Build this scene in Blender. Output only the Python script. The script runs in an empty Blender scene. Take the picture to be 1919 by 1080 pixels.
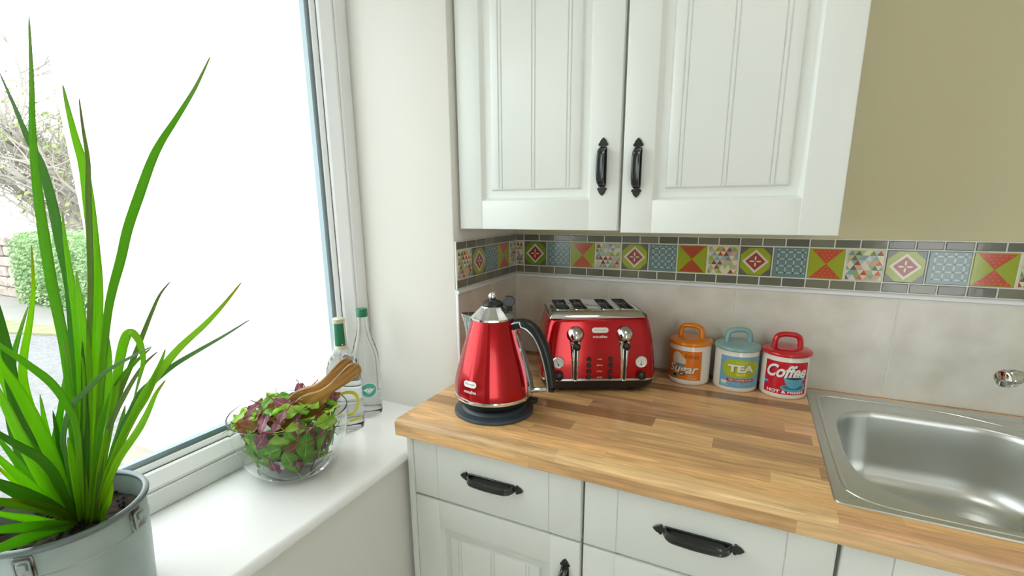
import bpy, bmesh, math, random
from mathutils import Vector, Matrix
random.seed(7)
R = math.radians
PI = math.pi
scene = bpy.context.scene
COL = scene.collection

# ------------------------------------------------------------------ camera
cam_data = bpy.data.cameras.new('camera')
cam = bpy.data.objects.new('camera', cam_data)
COL.objects.link(cam)
cam_data.sensor_width = 36.0
cam_data.lens = 17.2017
cam_data.shift_x = 19.62 / 1919.0
cam_data.shift_y = 53.94 / 1919.0
cam_data.clip_start = 0.02
cam_data.clip_end = 200
rt = Vector((0.892340, 0.451192, -0.012419))
up = Vector((-0.091030, 0.206847, 0.974129))
fw = Vector((-0.442088, 0.868124, -0.225650))
m3 = Matrix((rt, up, -fw)).transposed()
cam.matrix_world = Matrix.Translation((0.67512, -1.42827, 1.37671)) @ m3.to_4x4()
scene.camera = cam

# ------------------------------------------------------------------ world, view, added fill lights
world = bpy.data.worlds.new('overcast sky')
scene.world = world
world.use_nodes = True
bg = world.node_tree.nodes['Background']
bg.inputs[0].default_value = (0.95, 0.99, 1.0, 1)
bg.inputs[1].default_value = 3.9
scene.view_settings.view_transform = 'Standard'
scene.view_settings.look = 'None'
scene.view_settings.exposure = 0.2
scene.view_settings.gamma = 1.0
scene.view_settings.use_curve_mapping = False

CEIL = 2.45
def ceiling_fill(name, x, y, size, power, color=(1.0, 0.97, 0.92)):  # unseen soft disks added below the ceiling to lift the interior light
    ld = bpy.data.lights.new(name, 'AREA')
    ld.shape = 'DISK'
    ld.size = size
    ld.energy = power
    ld.color = color
    lo = bpy.data.objects.new(name, ld)
    lo.location = (x, y, CEIL - 0.035)
    COL.objects.link(lo)
ceiling_fill('ceiling_fill_light', 0.8, -0.95, 0.4, 2.5)
ceiling_fill('ceiling_fill_light', 1.85, -2.3, 0.5, 1.5)

# ------------------------------------------------------------------ helpers
def lin(c):
    return tuple(((v / 255.0) / 12.92) if v / 255.0 <= 0.04045 else (((v / 255.0) + 0.055) / 1.055) ** 2.4 for v in c)

def mat(name, rgb, rough=0.5, metal=0.0, coat=0.0, spec=0.5):
    m = bpy.data.materials.new(name)
    m.use_nodes = True
    b = m.node_tree.nodes['Principled BSDF']
    b.inputs['Base Color'].default_value = (*lin(rgb), 1)
    b.inputs['Roughness'].default_value = rough
    b.inputs['Metallic'].default_value = metal
    b.inputs['Coat Weight'].default_value = coat
    b.inputs['Specular IOR Level'].default_value = spec
    b.inputs['Coat Roughness'].default_value = 0.04
    return m

def N(m, typ, loc=(0, 0), **kw):
    n = m.node_tree.nodes.new(typ)
    n.location = loc
    for k, v in kw.items():
        setattr(n, k, v)
    return n
def LK(m, a, b):
    m.node_tree.links.new(a, b)
def bsdf(m):
    return m.node_tree.nodes['Principled BSDF']

def noise_color(m, c1, c2, scale, coord='Object', stretch=(1, 1, 1), lo=0.35, hi=0.65, detail=3):
    tc = N(m, 'ShaderNodeTexCoord'); mp = N(m, 'ShaderNodeMapping')
    mp.inputs['Scale'].default_value = stretch
    nz = N(m, 'ShaderNodeTexNoise'); nz.inputs['Scale'].default_value = scale; nz.inputs['Detail'].default_value = detail
    cr = N(m, 'ShaderNodeValToRGB')
    cr.color_ramp.elements[0].position = lo; cr.color_ramp.elements[0].color = (*lin(c1), 1)
    cr.color_ramp.elements[1].position = hi; cr.color_ramp.elements[1].color = (*lin(c2), 1)
    LK(m, tc.outputs[coord], mp.inputs[0]); LK(m, mp.outputs[0], nz.inputs['Vector'])
    LK(m, nz.outputs[0], cr.inputs[0]); LK(m, cr.outputs[0], bsdf(m).inputs['Base Color'])
    return nz

def add_bump(m, scale, strength, dist=0.001, coord='Object', stretch=(1, 1, 1)):
    tc = N(m, 'ShaderNodeTexCoord'); mp = N(m, 'ShaderNodeMapping')
    mp.inputs['Scale'].default_value = stretch
    nz = N(m, 'ShaderNodeTexNoise'); nz.inputs['Scale'].default_value = scale; nz.inputs['Detail'].default_value = 3
    bp = N(m, 'ShaderNodeBump'); bp.inputs['Strength'].default_value = strength; bp.inputs['Distance'].default_value = dist
    LK(m, tc.outputs[coord], mp.inputs[0]); LK(m, mp.outputs[0], nz.inputs['Vector'])
    LK(m, nz.outputs[0], bp.inputs['Height']); LK(m, bp.outputs[0], bsdf(m).inputs['Normal'])

def thin_glass(name, tint=(0.97, 0.99, 0.98), base=0.04, edge=0.5, rough=0.0, milk=0.0):
    m = bpy.data.materials.new(name); m.use_nodes = True
    nt = m.node_tree; nt.nodes.clear()
    out = nt.nodes.new('ShaderNodeOutputMaterial')
    tr = nt.nodes.new('ShaderNodeBsdfTransparent'); tr.inputs[0].default_value = (*tint, 1)
    gl = nt.nodes.new('ShaderNodeBsdfGlossy'); gl.inputs['Roughness'].default_value = rough
    lw = nt.nodes.new('ShaderNodeLayerWeight'); lw.inputs['Blend'].default_value = 0.35
    ma = nt.nodes.new('ShaderNodeMapRange'); ma.inputs[3].default_value = base; ma.inputs[4].default_value = edge
    mx = nt.nodes.new('ShaderNodeMixShader')
    nt.links.new(lw.outputs['Facing'], ma.inputs[0]); nt.links.new(ma.outputs[0], mx.inputs[0])
    nt.links.new(tr.outputs[0], mx.inputs[1]); nt.links.new(gl.outputs[0], mx.inputs[2])
    last = mx.outputs[0]
    if milk:
        df = nt.nodes.new('ShaderNodeBsdfTranslucent'); df.inputs[0].default_value = (0.95, 0.97, 0.96, 1)
        m2 = nt.nodes.new('ShaderNodeMixShader'); m2.inputs[0].default_value = milk
        nt.links.new(last, m2.inputs[1]); nt.links.new(df.outputs[0], m2.inputs[2]); last = m2.outputs[0]
    nt.links.new(last, out.inputs[0])
    return m

def real_glass(name, ior=1.45, tint=(0.985, 0.995, 0.99), rough=0.0):
    m = bpy.data.materials.new(name); m.use_nodes = True
    nt = m.node_tree; nt.nodes.clear()
    out = nt.nodes.new('ShaderNodeOutputMaterial')
    g = nt.nodes.new('ShaderNodeBsdfGlass'); g.inputs['Color'].default_value = (*tint, 1)
    g.inputs['IOR'].default_value = ior; g.inputs['Roughness'].default_value = rough
    nt.links.new(g.outputs[0], out.inputs[0])
    return m

def obj(name, bm, mats, parent=None, loc=None, smooth=35, bevel=None):
    me = bpy.data.meshes.new(name)
    bmesh.ops.recalc_face_normals(bm, faces=bm.faces) if not bm.loops.layers.int.get('keep') else None
    bm.to_mesh(me); bm.free()
    if not isinstance(mats, (list, tuple)):
        mats = [mats]
    for m in mats:
        me.materials.append(m)
    o = bpy.data.objects.new(name, me)
    COL.objects.link(o)
    if parent is not None:
        o.parent = parent
    if loc is not None:
        o.location = loc
    if smooth:
        for p in me.polygons:
            p.use_smooth = True
        me.set_sharp_from_angle(angle=R(smooth))
    return o

def thing(name, label, cat, loc=(0, 0, 0), rotz=0.0, group=None):
    o = bpy.data.objects.new(name, None)
    o.empty_display_size = 0.05
    COL.objects.link(o)
    o.location = loc
    o.rotation_euler = (0, 0, rotz)
    return tag(o, label, cat, group)
def tag(o, label, cat, group=None):
    o['label'] = label; o['category'] = cat
    if group: o['group'] = group
    return o
def struct(o, label, cat):
    o['kind'] = 'structure'; o['label'] = label; o['category'] = cat
    return o

def box(bm, x0, x1, y0, y1, z0, z1, bev=0.0, seg=2, mi=0, M=None):
    vs = [bm.verts.new((x, y, z)) for x in (x0, x1) for y in (y0, y1) for z in (z0, z1)]
    fs = [(0, 1, 3, 2), (4, 6, 7, 5), (0, 4, 5, 1), (2, 3, 7, 6), (0, 2, 6, 4), (1, 5, 7, 3)]
    faces = [bm.faces.new([vs[i] for i in f]) for f in fs]
    for f in faces: f.material_index = mi
    new = list(vs)
    if bev > 0:
        es = list({e for f in faces for e in f.edges})
        r = bmesh.ops.bevel(bm, geom=es, offset=bev, segments=seg, profile=0.5, affect='EDGES', clamp_overlap=True)
        new = list({v for f in r['faces'] for v in f.verts} | {v for v in vs if v.is_valid})
        for f in r['faces']: f.material_index = mi
    if M is not None:
        bmesh.ops.transform(bm, matrix=M, verts=new)
    return new

def ring_loft(bm, rings, cap0=True, cap1=True, closed=True, mi=0):
    V = [[bm.verts.new(p) for p in r] for r in rings]
    n = len(V[0])
    fs = []
    for a, b in zip(V[:-1], V[1:]):
        rng = range(n) if closed else range(n - 1)
        for i in rng:
            j = (i + 1) % n
            try:
                f = bm.faces.new((a[i], a[j], b[j], b[i])); f.material_index = mi; fs.append(f)
            except ValueError:
                pass
    if cap0:
        f = bm.faces.new(list(reversed(V[0]))); f.material_index = mi; fs.append(f)
    if cap1:
        f = bm.faces.new(V[-1]); f.material_index = mi; fs.append(f)
    return V, fs

def lathe(bm, prof, seg=48, c=(0, 0, 0), mi=0, facets=0, amount=0.0, cap0=True, cap1=True, M=None):
    rings = []
    for r, z in prof:
        ring = []
        for i in range(seg):
            t = 2 * PI * i / seg
            k = 1.0
            if facets:
                w = 2 * PI / facets
                k = (1 - amount) + amount * math.cos(w / 2) / math.cos((t % w) - w / 2)
            ring.append(Vector((c[0] + r * k * math.cos(t), c[1] + r * k * math.sin(t), c[2] + z)))
        if M is not None:
            ring = [M @ p for p in ring]
        rings.append(ring)
    return ring_loft(bm, rings, cap0, cap1, True, mi)

def frame_along(pts):
    pts = [Vector(p) for p in pts]
    out = []
    for i in range(len(pts)):
        a = pts[max(i - 1, 0)]; b = pts[min(i + 1, len(pts) - 1)]
        out.append((b - a).normalized())
    return pts, out

def sweep(bm, pts, sec, upv=(0, 0, 1), scale=None, cap=True, mi=0, closed=False):
    """sec: list of (a,b) offsets: a along side, b along up"""
    pts, tan = frame_along(pts)
    if closed:
        n = len(pts)
        tan = [(pts[(i + 1) % n] - pts[i - 1]).normalized() for i in range(n)]
    u0 = Vector(upv)
    rings = []
    for i, (p, t) in enumerate(zip(pts, tan)):
        side = t.cross(u0)
        if side.length < 1e-4: side = t.cross(Vector((0, 1, 0.01)))
        side.normalize(); u = side.cross(t).normalized()
        s = 1.0 if scale is None else scale[i]
        rings.append([p + side * a * s + u * b * s for a, b in sec])
    if closed: rings.append(rings[0])
    if closed:
        n = len(rings) - 1
        V = [[bm.verts.new(p) for p in r] for r in rings[:-1]]
        for i in range(n):
            a, b = V[i], V[(i + 1) % n]
            for k in range(len(a)):
                l = (k + 1) % len(a)
                f = bm.faces.new((a[k], a[l], b[l], b[k])); f.material_index = mi
        return
    return ring_loft(bm, rings, cap, cap, True, mi)

def circ(r, n=10, ry=None):
    ry = r if ry is None else ry
    return [(r * math.cos(2 * PI * i / n), ry * math.sin(2 * PI * i / n)) for i in range(n)]
def rrect(w, h, r, n=4, cx=0, cy=0):
    pts = []
    for (sx, sy, a0) in ((1, 1, 0), (-1, 1, 90), (-1, -1, 180), (1, -1, 270)):
        for k in range(n + 1):
            a = R(a0 + 90 * k / n)
            pts.append((cx + sx * (w / 2 - r) + r * math.cos(a), cy + sy * (h / 2 - r) + r * math.sin(a)))
    return pts
def smooth_path(pts, n=6):
    P = [Vector(p) for p in pts]
    out = []
    for i in range(len(P) - 1):
        p0 = P[max(i - 1, 0)]; p1 = P[i]; p2 = P[i + 1]; p3 = P[min(i + 2, len(P) - 1)]
        for k in range(n):
            t = k / n
            out.append(0.5 * ((2 * p1) + (-p0 + p2) * t + (2 * p0 - 5 * p1 + 4 * p2 - p3) * t * t + (-p0 + 3 * p1 - 3 * p2 + p3) * t ** 3))
    out.append(P[-1])
    return out
def prism(bm, outline, d0, d1, M=None, mi=0, bev=0.0):
    """outline (a,b) -> local x,z ; extruded along y from d0 to d1"""
    r0 = [Vector((a, d0, b)) for a, b in outline]; r1 = [Vector((a, d1, b)) for a, b in outline]
    rings = [r0, r1]
    if bev:
        cx = sum(a for a, b in outline) / len(outline); cy = sum(b for a, b in outline) / len(outline)
        def inset(ring, k):
            n = len(outline); res = []
            for i in range(n):
                a = Vector(outline[i - 1]); b = Vector(outline[i]); c = Vector(outline[(i + 1) % n])
                t = (c - a); nrm = Vector((t.y, -t.x)).normalized()
                if area < 0: nrm = -nrm
                q = b - nrm * k
                res.append(Vector((q.x, ring, q.y)))
            return res
        area = sum(outline[i - 1][0] * outline[i][1] - outline[i][0] * outline[i - 1][1] for i in range(len(outline)))
        sg = 1 if d1 > d0 else -1
        rings = [r0, [Vector((a, d1 - sg * bev, b)) for a, b in outline], inset(d1, bev)]
    if M is not None: rings = [[M @ p for p in r] for r in rings]
    return ring_loft(bm, rings, True, True, True, mi)

def text_bm(body, size, bold=0.0, shear=0.0, spacing=1.0):
    cu = bpy.data.curves.new('lettering', 'FONT')
    cu.body = body; cu.size = size; cu.offset = bold; cu.shear = shear; cu.space_character = spacing
    cu.align_x = 'CENTER'; cu.align_y = 'CENTER'; cu.resolution_u = 3
    o = bpy.data.objects.new('lettering', cu)
    COL.objects.link(o)
    dg = bpy.context.evaluated_depsgraph_get(); dg.update()
    me = bpy.data.meshes.new_from_object(o.evaluated_get(dg))
    bm = bmesh.new(); bm.from_mesh(me)
    bpy.data.objects.remove(o); bpy.data.curves.remove(cu); bpy.data.meshes.remove(me)
    return bm
def text_fit(body, width, height, bold=0.0, shear=0.0):
    bm = text_bm(body, 0.1, bold, shear)
    xs = [v.co.x for v in bm.verts]; ys = [v.co.y for v in bm.verts]
    sx = width / (max(xs) - min(xs)); sy = height / (max(ys) - min(ys))
    cx = (max(xs) + min(xs)) / 2; cy = (max(ys) + min(ys)) / 2
    for v in bm.verts:
        v.co = Vector(((v.co.x - cx) * sx, (v.co.y - cy) * sy, 0))
    return bm
def solid(bm, t):
    r = bmesh.ops.extrude_face_region(bm, geom=list(bm.faces))
    vs = [g for g in r['geom'] if isinstance(g, bmesh.types.BMVert)]
    bmesh.ops.translate(bm, vec=(0, 0, t), verts=vs)
    return bm
def append_bm(dst, src, M=None, fn=None, mi=0):
    mp = {}
    for v in src.verts:
        p = v.co.copy()
        if fn: p = fn(p)
        if M is not None: p = M @ p
        mp[v] = dst.verts.new(p)
    for f in src.faces:
        try:
            g = dst.faces.new([mp[v] for v in f.verts]); g.material_index = mi
        except ValueError:
            pass
    src.free()

# ------------------------------------------------------------------ materials
M_wall = mat('pale cream wall paint', (232, 231, 223), 0.7); add_bump(M_wall, 60, 0.06, 0.002)
M_wall_shaded = mat('shade-toned cream wall paint', (212, 205, 168), 0.7); add_bump(M_wall_shaded, 60, 0.06, 0.002)  # cream paint with the back wall's olive shade mixed into the colour
M_ceil = mat('white ceiling paint', (240, 238, 230), 0.8)
M_floor = mat('grey vinyl floor', (180, 176, 168), 0.5)
noise_color(M_floor, (222, 218, 210), (234, 231, 224), 6)
M_upvc = mat('white plastic', (240, 242, 242), 0.3)
M_sill = mat('white gloss sill', (252, 253, 253), 0.25)
M_gasket = mat('dark rubber gasket', (70, 78, 84), 0.6)
M_spacer = mat('blue grey spacer bar', (150, 172, 180), 0.35)
M_pane = thin_glass('window glass', (0.97, 0.985, 0.98), 0.03, 0.35)
M_cab = mat('cream painted door', (231, 235, 229), 0.32)
M_carc = mat('cream cabinet panel', (228, 228, 212), 0.45)
M_iron = mat('black iron', (20, 27, 25), 0.28, 0.0, 0.5)
M_grout = mat('white grout', (232, 230, 220), 0.7)
M_splash = mat('pale stone splashback tile', (224, 220, 208), 0.25)
noise_color(M_splash, (217, 213, 200), (230, 227, 217), 14)
M_trim = mat('white tile trim', (236, 238, 240), 0.3)
M_ext = mat('white rendered outside wall', (246, 244, 240), 0.9); add_bump(M_ext, 40, 0.3, 0.004)
M_kerb = mat('pale concrete kerb', (156, 150, 138), 0.9)
M_path = mat('grey gravel path', (190, 190, 196), 0.95)
noise_color(M_path, (110, 111, 114), (142, 142, 144), 40, lo=0.3, hi=0.7)
M_road = mat('pale road', (148, 146, 142), 0.9)
M_grass = mat('verge grass', (196, 200, 158), 0.9)
noise_color(M_grass, (128, 142, 96), (156, 156, 120), 9)

# worktop: oak block laminate with staves, laid out on the sheet's own UV
M_wood = mat('oak block worktop', (200, 150, 95), 0.24, 0, 0.12)
def build_wood(m, row_h, stave, tones, grain=1.0):
    uv = N(m, 'ShaderNodeUVMap'); uv.uv_map = 'sheet'
    sp = N(m, 'ShaderNodeSeparateXYZ'); LK(m, uv.outputs[0], sp.inputs[0])
    def mth(op, a, b=None):
        n = N(m, 'ShaderNodeMath', operation=op)
        for i, x in enumerate((a, b)):
            if x is None: continue
            if isinstance(x, (int, float)): n.inputs[i].default_value = x
            else: LK(m, x, n.inputs[i])
        return n.outputs[0]
    vr = mth('DIVIDE', sp.outputs[1], row_h); row = mth('FLOOR', vr)
    w1 = N(m, 'ShaderNodeTexWhiteNoise', noise_dimensions='1D'); LK(m, row, w1.inputs['W'])
    us = mth('ADD', mth('DIVIDE', sp.outputs[0], stave), mth('MULTIPLY', w1.outputs[0], 9.0))
    col = mth('FLOOR', us)
    cmb = N(m, 'ShaderNodeCombineXYZ'); LK(m, row, cmb.inputs[0]); LK(m, col, cmb.inputs[1])
    w2 = N(m, 'ShaderNodeTexWhiteNoise', noise_dimensions='2D'); LK(m, cmb.outputs[0], w2.inputs['Vector'])
    cr = N(m, 'ShaderNodeValToRGB'); cr.color_ramp.interpolation = 'LINEAR'
    els = cr.color_ramp.elements
    els[0].position = 0; els[0].color = (*lin(tones[0]), 1); els[1].position = 1; els[1].color = (*lin(tones[-1]), 1)
    for i, t in enumerate(tones[1:-1]):
        e = els.new((i + 1) / (len(tones) - 1)); e.color = (*lin(t), 1)
    LK(m, w2.outputs[0], cr.inputs[0])
    # grain: long streaks, shifted for every stave
    c2 = N(m, 'ShaderNodeCombineXYZ')
    LK(m, mth('ADD', mth('MULTIPLY', sp.outputs[0], 7.0), mth('MULTIPLY', w2.outputs[0], 40.0)), c2.inputs[0])
    LK(m, mth('MULTIPLY', sp.outputs[1], 80.0), c2.inputs[1]); LK(m, mth('MULTIPLY', w2.outputs[0], 17.0), c2.inputs[2])
    nz = N(m, 'ShaderNodeTexNoise'); nz.inputs['Scale'].default_value = 1.0; nz.inputs['Detail'].default_value = 5
    nz.inputs['Distortion'].default_value = 1.1
    LK(m, c2.outputs[0], nz.inputs['Vector'])
    g = N(m, 'ShaderNodeMapRange'); g.inputs[1].default_value = 0.3; g.inputs[2].default_value = 0.7
    g.inputs[3].default_value = 1 - 0.32 * grain; g.inputs[4].default_value = 1 + 0.16 * grain
    LK(m, nz.outputs[0], g.inputs[0])
    mx = N(m, 'ShaderNodeVectorMath', operation='SCALE'); LK(m, cr.outputs[0], mx.inputs[0]); LK(m, g.outputs[0], mx.inputs['Scale'])
    # fine dark joints
    fr = mth('FRACT', vr); d1 = mth('MINIMUM', fr, mth('SUBTRACT', 1.0, fr))
    fu = mth('FRACT', us); d2 = mth('MULTIPLY', mth('MINIMUM', fu, mth('SUBTRACT', 1.0, fu)), stave / row_h)
    jn = mth('MINIMUM', mth('ADD', mth('MULTIPLY', mth('MINIMUM', d1, d2), 14.0), 0.82), 1.0)
    m2 = N(m, 'ShaderNodeVectorMath', operation='SCALE'); LK(m, mx.outputs[0], m2.inputs[0]); LK(m, jn, m2.inputs['Scale'])
    LK(m, m2.outputs[0], bsdf(m).inputs['Base Color'])
build_wood(M_wood, 0.0455, 0.46, [(164, 122, 82), (247, 198, 136), (236, 184, 120), (252, 212, 152), (182, 140, 98), (248, 194, 142), (242, 194, 130), (214, 168, 116), (253, 210, 146)])

# ------------------------------------------------------------------ the room
XL_OUT = -0.42
WIN_Y0, WIN_Y1 = -0.3647, -2.05
bm = bmesh.new()
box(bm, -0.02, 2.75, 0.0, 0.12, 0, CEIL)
struct(obj('wall_back', bm, M_wall_shaded, smooth=0), 'cream back wall in a shade-toned colour behind the worktop and cupboards', 'wall')
bm = bmesh.new()
box(bm, XL_OUT, 0.0, WIN_Y0, 0.12, 0, CEIL, 0.004, 2)                 # pier beside the window
box(bm, XL_OUT, -0.024, WIN_Y1, WIN_Y0 + 0.001, 0, 0.779)             # below the sill
box(bm, XL_OUT, -0.0, WIN_Y1, WIN_Y0 + 0.001, 2.18, CEIL)             # over the window
box(bm, XL_OUT, -0.0, -3.3, WIN_Y1, 0, CEIL)
struct(obj('wall_left', bm, M_wall, smooth=30), 'cream wall on the left with a deep window recess', 'wall')
bm = bmesh.new(); box(bm, 2.75, 2.87, -3.3, 0.12, 0, CEIL)
struct(obj('wall_right', bm, M_wall, smooth=0), 'cream wall at the right end of the kitchen', 'wall')
bm = bmesh.new()
box(bm, XL_OUT, 1.6, -3.42, -3.3, 0, CEIL); box(bm, 2.2, 2.87, -3.42, -3.3, 0, CEIL); box(bm, 1.6, 2.2, -3.42, -3.3, 2.1, CEIL)  # unseen gap added and sized to let fill daylight into the room
struct(obj('wall_rear', bm, M_wall, smooth=0), 'cream wall behind the viewer with an opening added for fill daylight', 'wall')
bm = bmesh.new(); box(bm, XL_OUT, 2.87, -3.3, 0.12, -0.08, 0)
struct(obj('floor', bm, M_floor, smooth=0), 'grey kitchen floor', 'floor')
bm = bmesh.new(); box(bm, XL_OUT, 2.87, -3.3, 0.12, CEIL, CEIL + 0.1)
struct(obj('ceiling', bm, M_ceil, smooth=0), 'white ceiling', 'ceiling')

# window sill board with a rounded nose
bm = bmesh.new()
prof = [(-0.33, 0.780), (-0.018, 0.780)] + [(-0.0185 + 0.0125 * math.cos(R(a)), 0.7925 + 0.0125 * math.sin(R(a))) for a in range(-80, 91, 17)] + [(-0.33, 0.805)]
ring_loft(bm, [[(x, WIN_Y1, z) for x, z in prof], [(x, WIN_Y0 - 0.0005, z) for x, z in prof]])
struct(obj('trim_1', bm, M_sill, smooth=40), 'deep white window sill with a rounded front edge', 'window sill')

# window: frame, sash, beads, gasket and pane
win = bpy.data.objects.new('window_1', None); COL.objects.link(win); win.location = (0, 0, 0)
struct(win, 'large white plastic window on the left', 'window')
def rect_frame(bm, y0, y1, z0, z1, prof, mi=0):
    """prof: (depth x, inset) pairs around the section; mitred frame in the plane of the wall"""
    rings = []
    for (sy, sz) in ((0, 0), (1, 0), (1, 1), (0, 1)):
        ring = []
        for x, ins in prof:
            y = (y0 + ins) if sy == 0 else (y1 - ins)
            z = (z0 + ins) if sz == 0 else (z1 - ins)
            ring.append(Vector((x, y, z)))
        rings.append(ring)
    V = [[bm.verts.new(p) for p in r] for r in rings]
    for i in range(4):
        a, b = V[i], V[(i + 1) % 4]
        for k in range(len(a)):
            l = (k + 1) % len(a)
            f = bm.faces.new((a[k], a[l], b[l], b[k])); f.material_index = mi
fy0, fy1, fz0, fz1 = WIN_Y1, WIN_Y0, 0.8055, 2.18
bm = bmesh.new()
rect_frame(bm, fy0, fy1, fz0, fz1, [(-0.405, 0), (-0.301, 0), (-0.299, 0.002), (-0.299, 0.038), (-0.302, 0.041), (-0.405, 0.041)])
obj('frame', bm, M_upvc, win, smooth=20)
bm = bmesh.new()
rect_frame(bm, fy0, fy1, fz0, fz1, [(-0.39, 0.0415), (-0.305, 0.0415), (-0.303, 0.043), (-0.304, 0.048), (-0.325, 0.067), (-0.331, 0.069), (-0.39, 0.069)])
obj('sash', bm, M_upvc, win, smooth=20)
bm = bmesh.new()
rect_frame(bm, fy0, fy1, fz0, fz1, [(-0.345, 0.0691), (-0.3330, 0.0691), (-0.3330, 0.0706), (-0.345, 0.0706)])
obj('gasket', bm, M_gasket, win, smooth=20)
bm = bmesh.new()
rect_frame(bm, fy0, fy1, fz0, fz1, [(-0.3455, 0.0707), (-0.3340, 0.0707), (-0.3350, 0.0730), (-0.3410, 0.0790), (-0.3455, 0.0795)])
obj('glazing_bead', bm, M_upvc, win, smooth=20)
bm = bmesh.new()
rect_frame(bm, fy0, fy1, fz0, fz1, [(-0.366, 0.070), (-0.3505, 0.070), (-0.3505, 0.0900), (-0.366, 0.0900)])
obj('spacer_bar', bm, M_spacer, win, smooth=20)
bm = bmesh.new(); box(bm, -0.350, -0.346, fy0 + 0.0723, fy1 - 0.0723, fz0 + 0.0723, fz1 - 0.0723)
obj('pane', bm, M_pane, win, smooth=0)

# ------------------------------------------------------------------ outside
bm = bmesh.new()
box(bm, -60, XL_OUT - 0.005, -14, 30, -0.1, -0.012)
o = struct(obj('outside_ground', bm, M_path, smooth=0), 'grey gravel path running past the window outside', 'path')
bm = bmesh.new()
box(bm, -2.57, XL_OUT - 0.006, -0.045, 3.2, -0.012, 5.0)
struct(obj('wall_outside', bm, M_ext, smooth=0), 'white rendered house wall filling most of the window view', 'wall')
bm = bmesh.new()
box(bm, -2.63, XL_OUT - 0.006, -0.20, -0.0455, -0.012, 0.012, 0.004)
struct(obj('kerb_outside', bm, M_kerb, smooth=30), 'pale concrete strip along the foot of the outside wall', 'kerb')
bm = bmesh.new()
ring_loft(bm, [[(-60, 0.7, z), (-6.9, 0.85, z), (-3.2, 1.9, z), (-3.2, 2.8, z), (-7.0, 1.14, z), (-60, 0.95, z)] for z in (-0.011, 0.012)])
o = obj('verge_grass', bm, M_grass, smooth=0); o['kind'] = 'stuff'
tag(o, 'thin strip of yellowish grass between the gravel and the pale road', 'grass')
bm = bmesh.new()
ring_loft(bm, [[(-60, 0.95, z), (-7.0, 1.14, z), (-3.2, 2.8, z), (-3.2, 30, z), (-60, 30, z)] for z in (-0.011, 0.006)])
struct(obj('road_outside', bm, M_road, smooth=0), 'pale road surface behind the grass strip outside', 'road')

# clipped hedge: a rounded mass covered in small leaves
M_hedge = mat('hedge leaf', (160, 192, 150), 0.7)
noise_color(M_hedge, (128, 168, 108), (178, 202, 156), 5)
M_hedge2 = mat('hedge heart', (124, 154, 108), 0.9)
bm = bmesh.new()
rg = random.Random(4)
hx0, hx1, hy0, hy1, hz = -9.15, -6.6, 1.75, 2.9, 1.06
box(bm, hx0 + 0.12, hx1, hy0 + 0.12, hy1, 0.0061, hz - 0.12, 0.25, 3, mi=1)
def leaf_quad(bm, c, s, rg, mi=0):
    n = Vector((rg.uniform(-1, 1), rg.uniform(-1, 1), rg.uniform(-1, 1))).normalized()
    a = n.orthogonal().normalized(); b = n.cross(a)
    v = [bm.verts.new(c + a * s * x + b * s * 0.55 * y + n * s * 0.2 * w) for x, y, w in ((-1, 0, 0), (0, -1, 0.5), (1, 0, 0), (0, 1, 0.5))]
    f = bm.faces.new(v); f.material_index = mi
for i in range(9000):
    k = rg.random()
    x = rg.uniform(hx0, hx1); z = rg.uniform(0.01, hz)
    if k < 0.55: p = Vector((x, hy0 + rg.uniform(-0.03, 0.12) + 0.18 * max(0, (z - 0.75)) ** 1.0, z))
    elif k < 0.75: p = Vector((x, rg.uniform(hy0, hy1), hz - rg.uniform(0, 0.12)))
    else: p = Vector((hx0 + rg.uniform(-0.02, 0.14), rg.uniform(hy0, hy1), z))
    cx = min(1.0, max(0.0, (p.x - hx0) / 0.4)); p.z *= 0.82 + 0.18 * math.sin(cx * PI / 2)
    leaf_quad(bm, p, rg.uniform(0.018, 0.034), rg)
o = obj('clipped_hedge', bm, [M_hedge, M_hedge2], smooth=0)
tag(o, 'clipped green hedge beside the road outside the window', 'hedge')

# bare garden tree behind the hedge
M_bark = mat('pale grey bark', (172, 165, 158), 0.9)
M_bud = mat('spring leaf', (150, 170, 100), 0.8)
tree = thing('bare_tree', 'bare twiggy tree behind the hedge at the left edge', 'tree', (-12.35, 4.15, 0.0065))
bmt = bmesh.new(); bml = bmesh.new()
rg = random.Random(11)
def branch(p, d, ln, r, lev):
    pts = [Vector(p)]; dd = Vector(d)
    n = 4
    for i in range(n):
        dd = (dd + Vector((rg.uniform(-1, 1), rg.uniform(-1, 1), rg.uniform(-0.5, 0.8))) * 0.22).normalized()
        pts.append(pts[-1] + dd * ln / n)
    sweep(bmt, pts, circ(r, 5 if lev < 2 else 3), (0.13, 0.2, 1), [1 - 0.13 * i for i in range(n + 1)])
    if lev >= 4:
        if rg.random() < 0.8:
            leaf_quad(bml, pts[-1] , rg.uniform(0.02, 0.05), rg)
        return
    for k in range((6, 5, 5, 4)[lev]):
        t = rg.uniform(0.25, 1.0); q = pts[min(n, int(t * n + 0.5))]
        nd = (dd * 0.7 + Vector((rg.uniform(-1, 1), rg.uniform(-1, 1), rg.uniform(-0.35, 0.7)))).normalized()
        branch(q, nd, ln * rg.uniform(0.5, 0.78), r * 0.55, lev + 1)
branch((0, 0, 0), (0.15, -0.1, 1), 1.5, 0.1, 0)
branch((-0.5, 0.2, 0), (-0.1, -0.2, 1), 1.4, 0.08, 0)
branch((0.3, -0.2, 0.2), (0.6, -0.2, 0.8), 1.3, 0.06, 0)
branch((-0.2, 0.1, 0.4), (-0.6, -0.4, 0.7), 1.3, 0.06, 1)
branch((0.05, 0, 0.5), (0.75, -0.4, 0.75), 1.5, 0.06, 1)
branch((0, 0, 1.0), (0.35, -0.7, 0.8), 1.6, 0.06, 1)
obj('trunk_and_branches', bmt, M_bark, tree, smooth=40)
obj('leaf_buds', bml, M_bud, tree, smooth=0)['kind'] = 'stuff'
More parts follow.
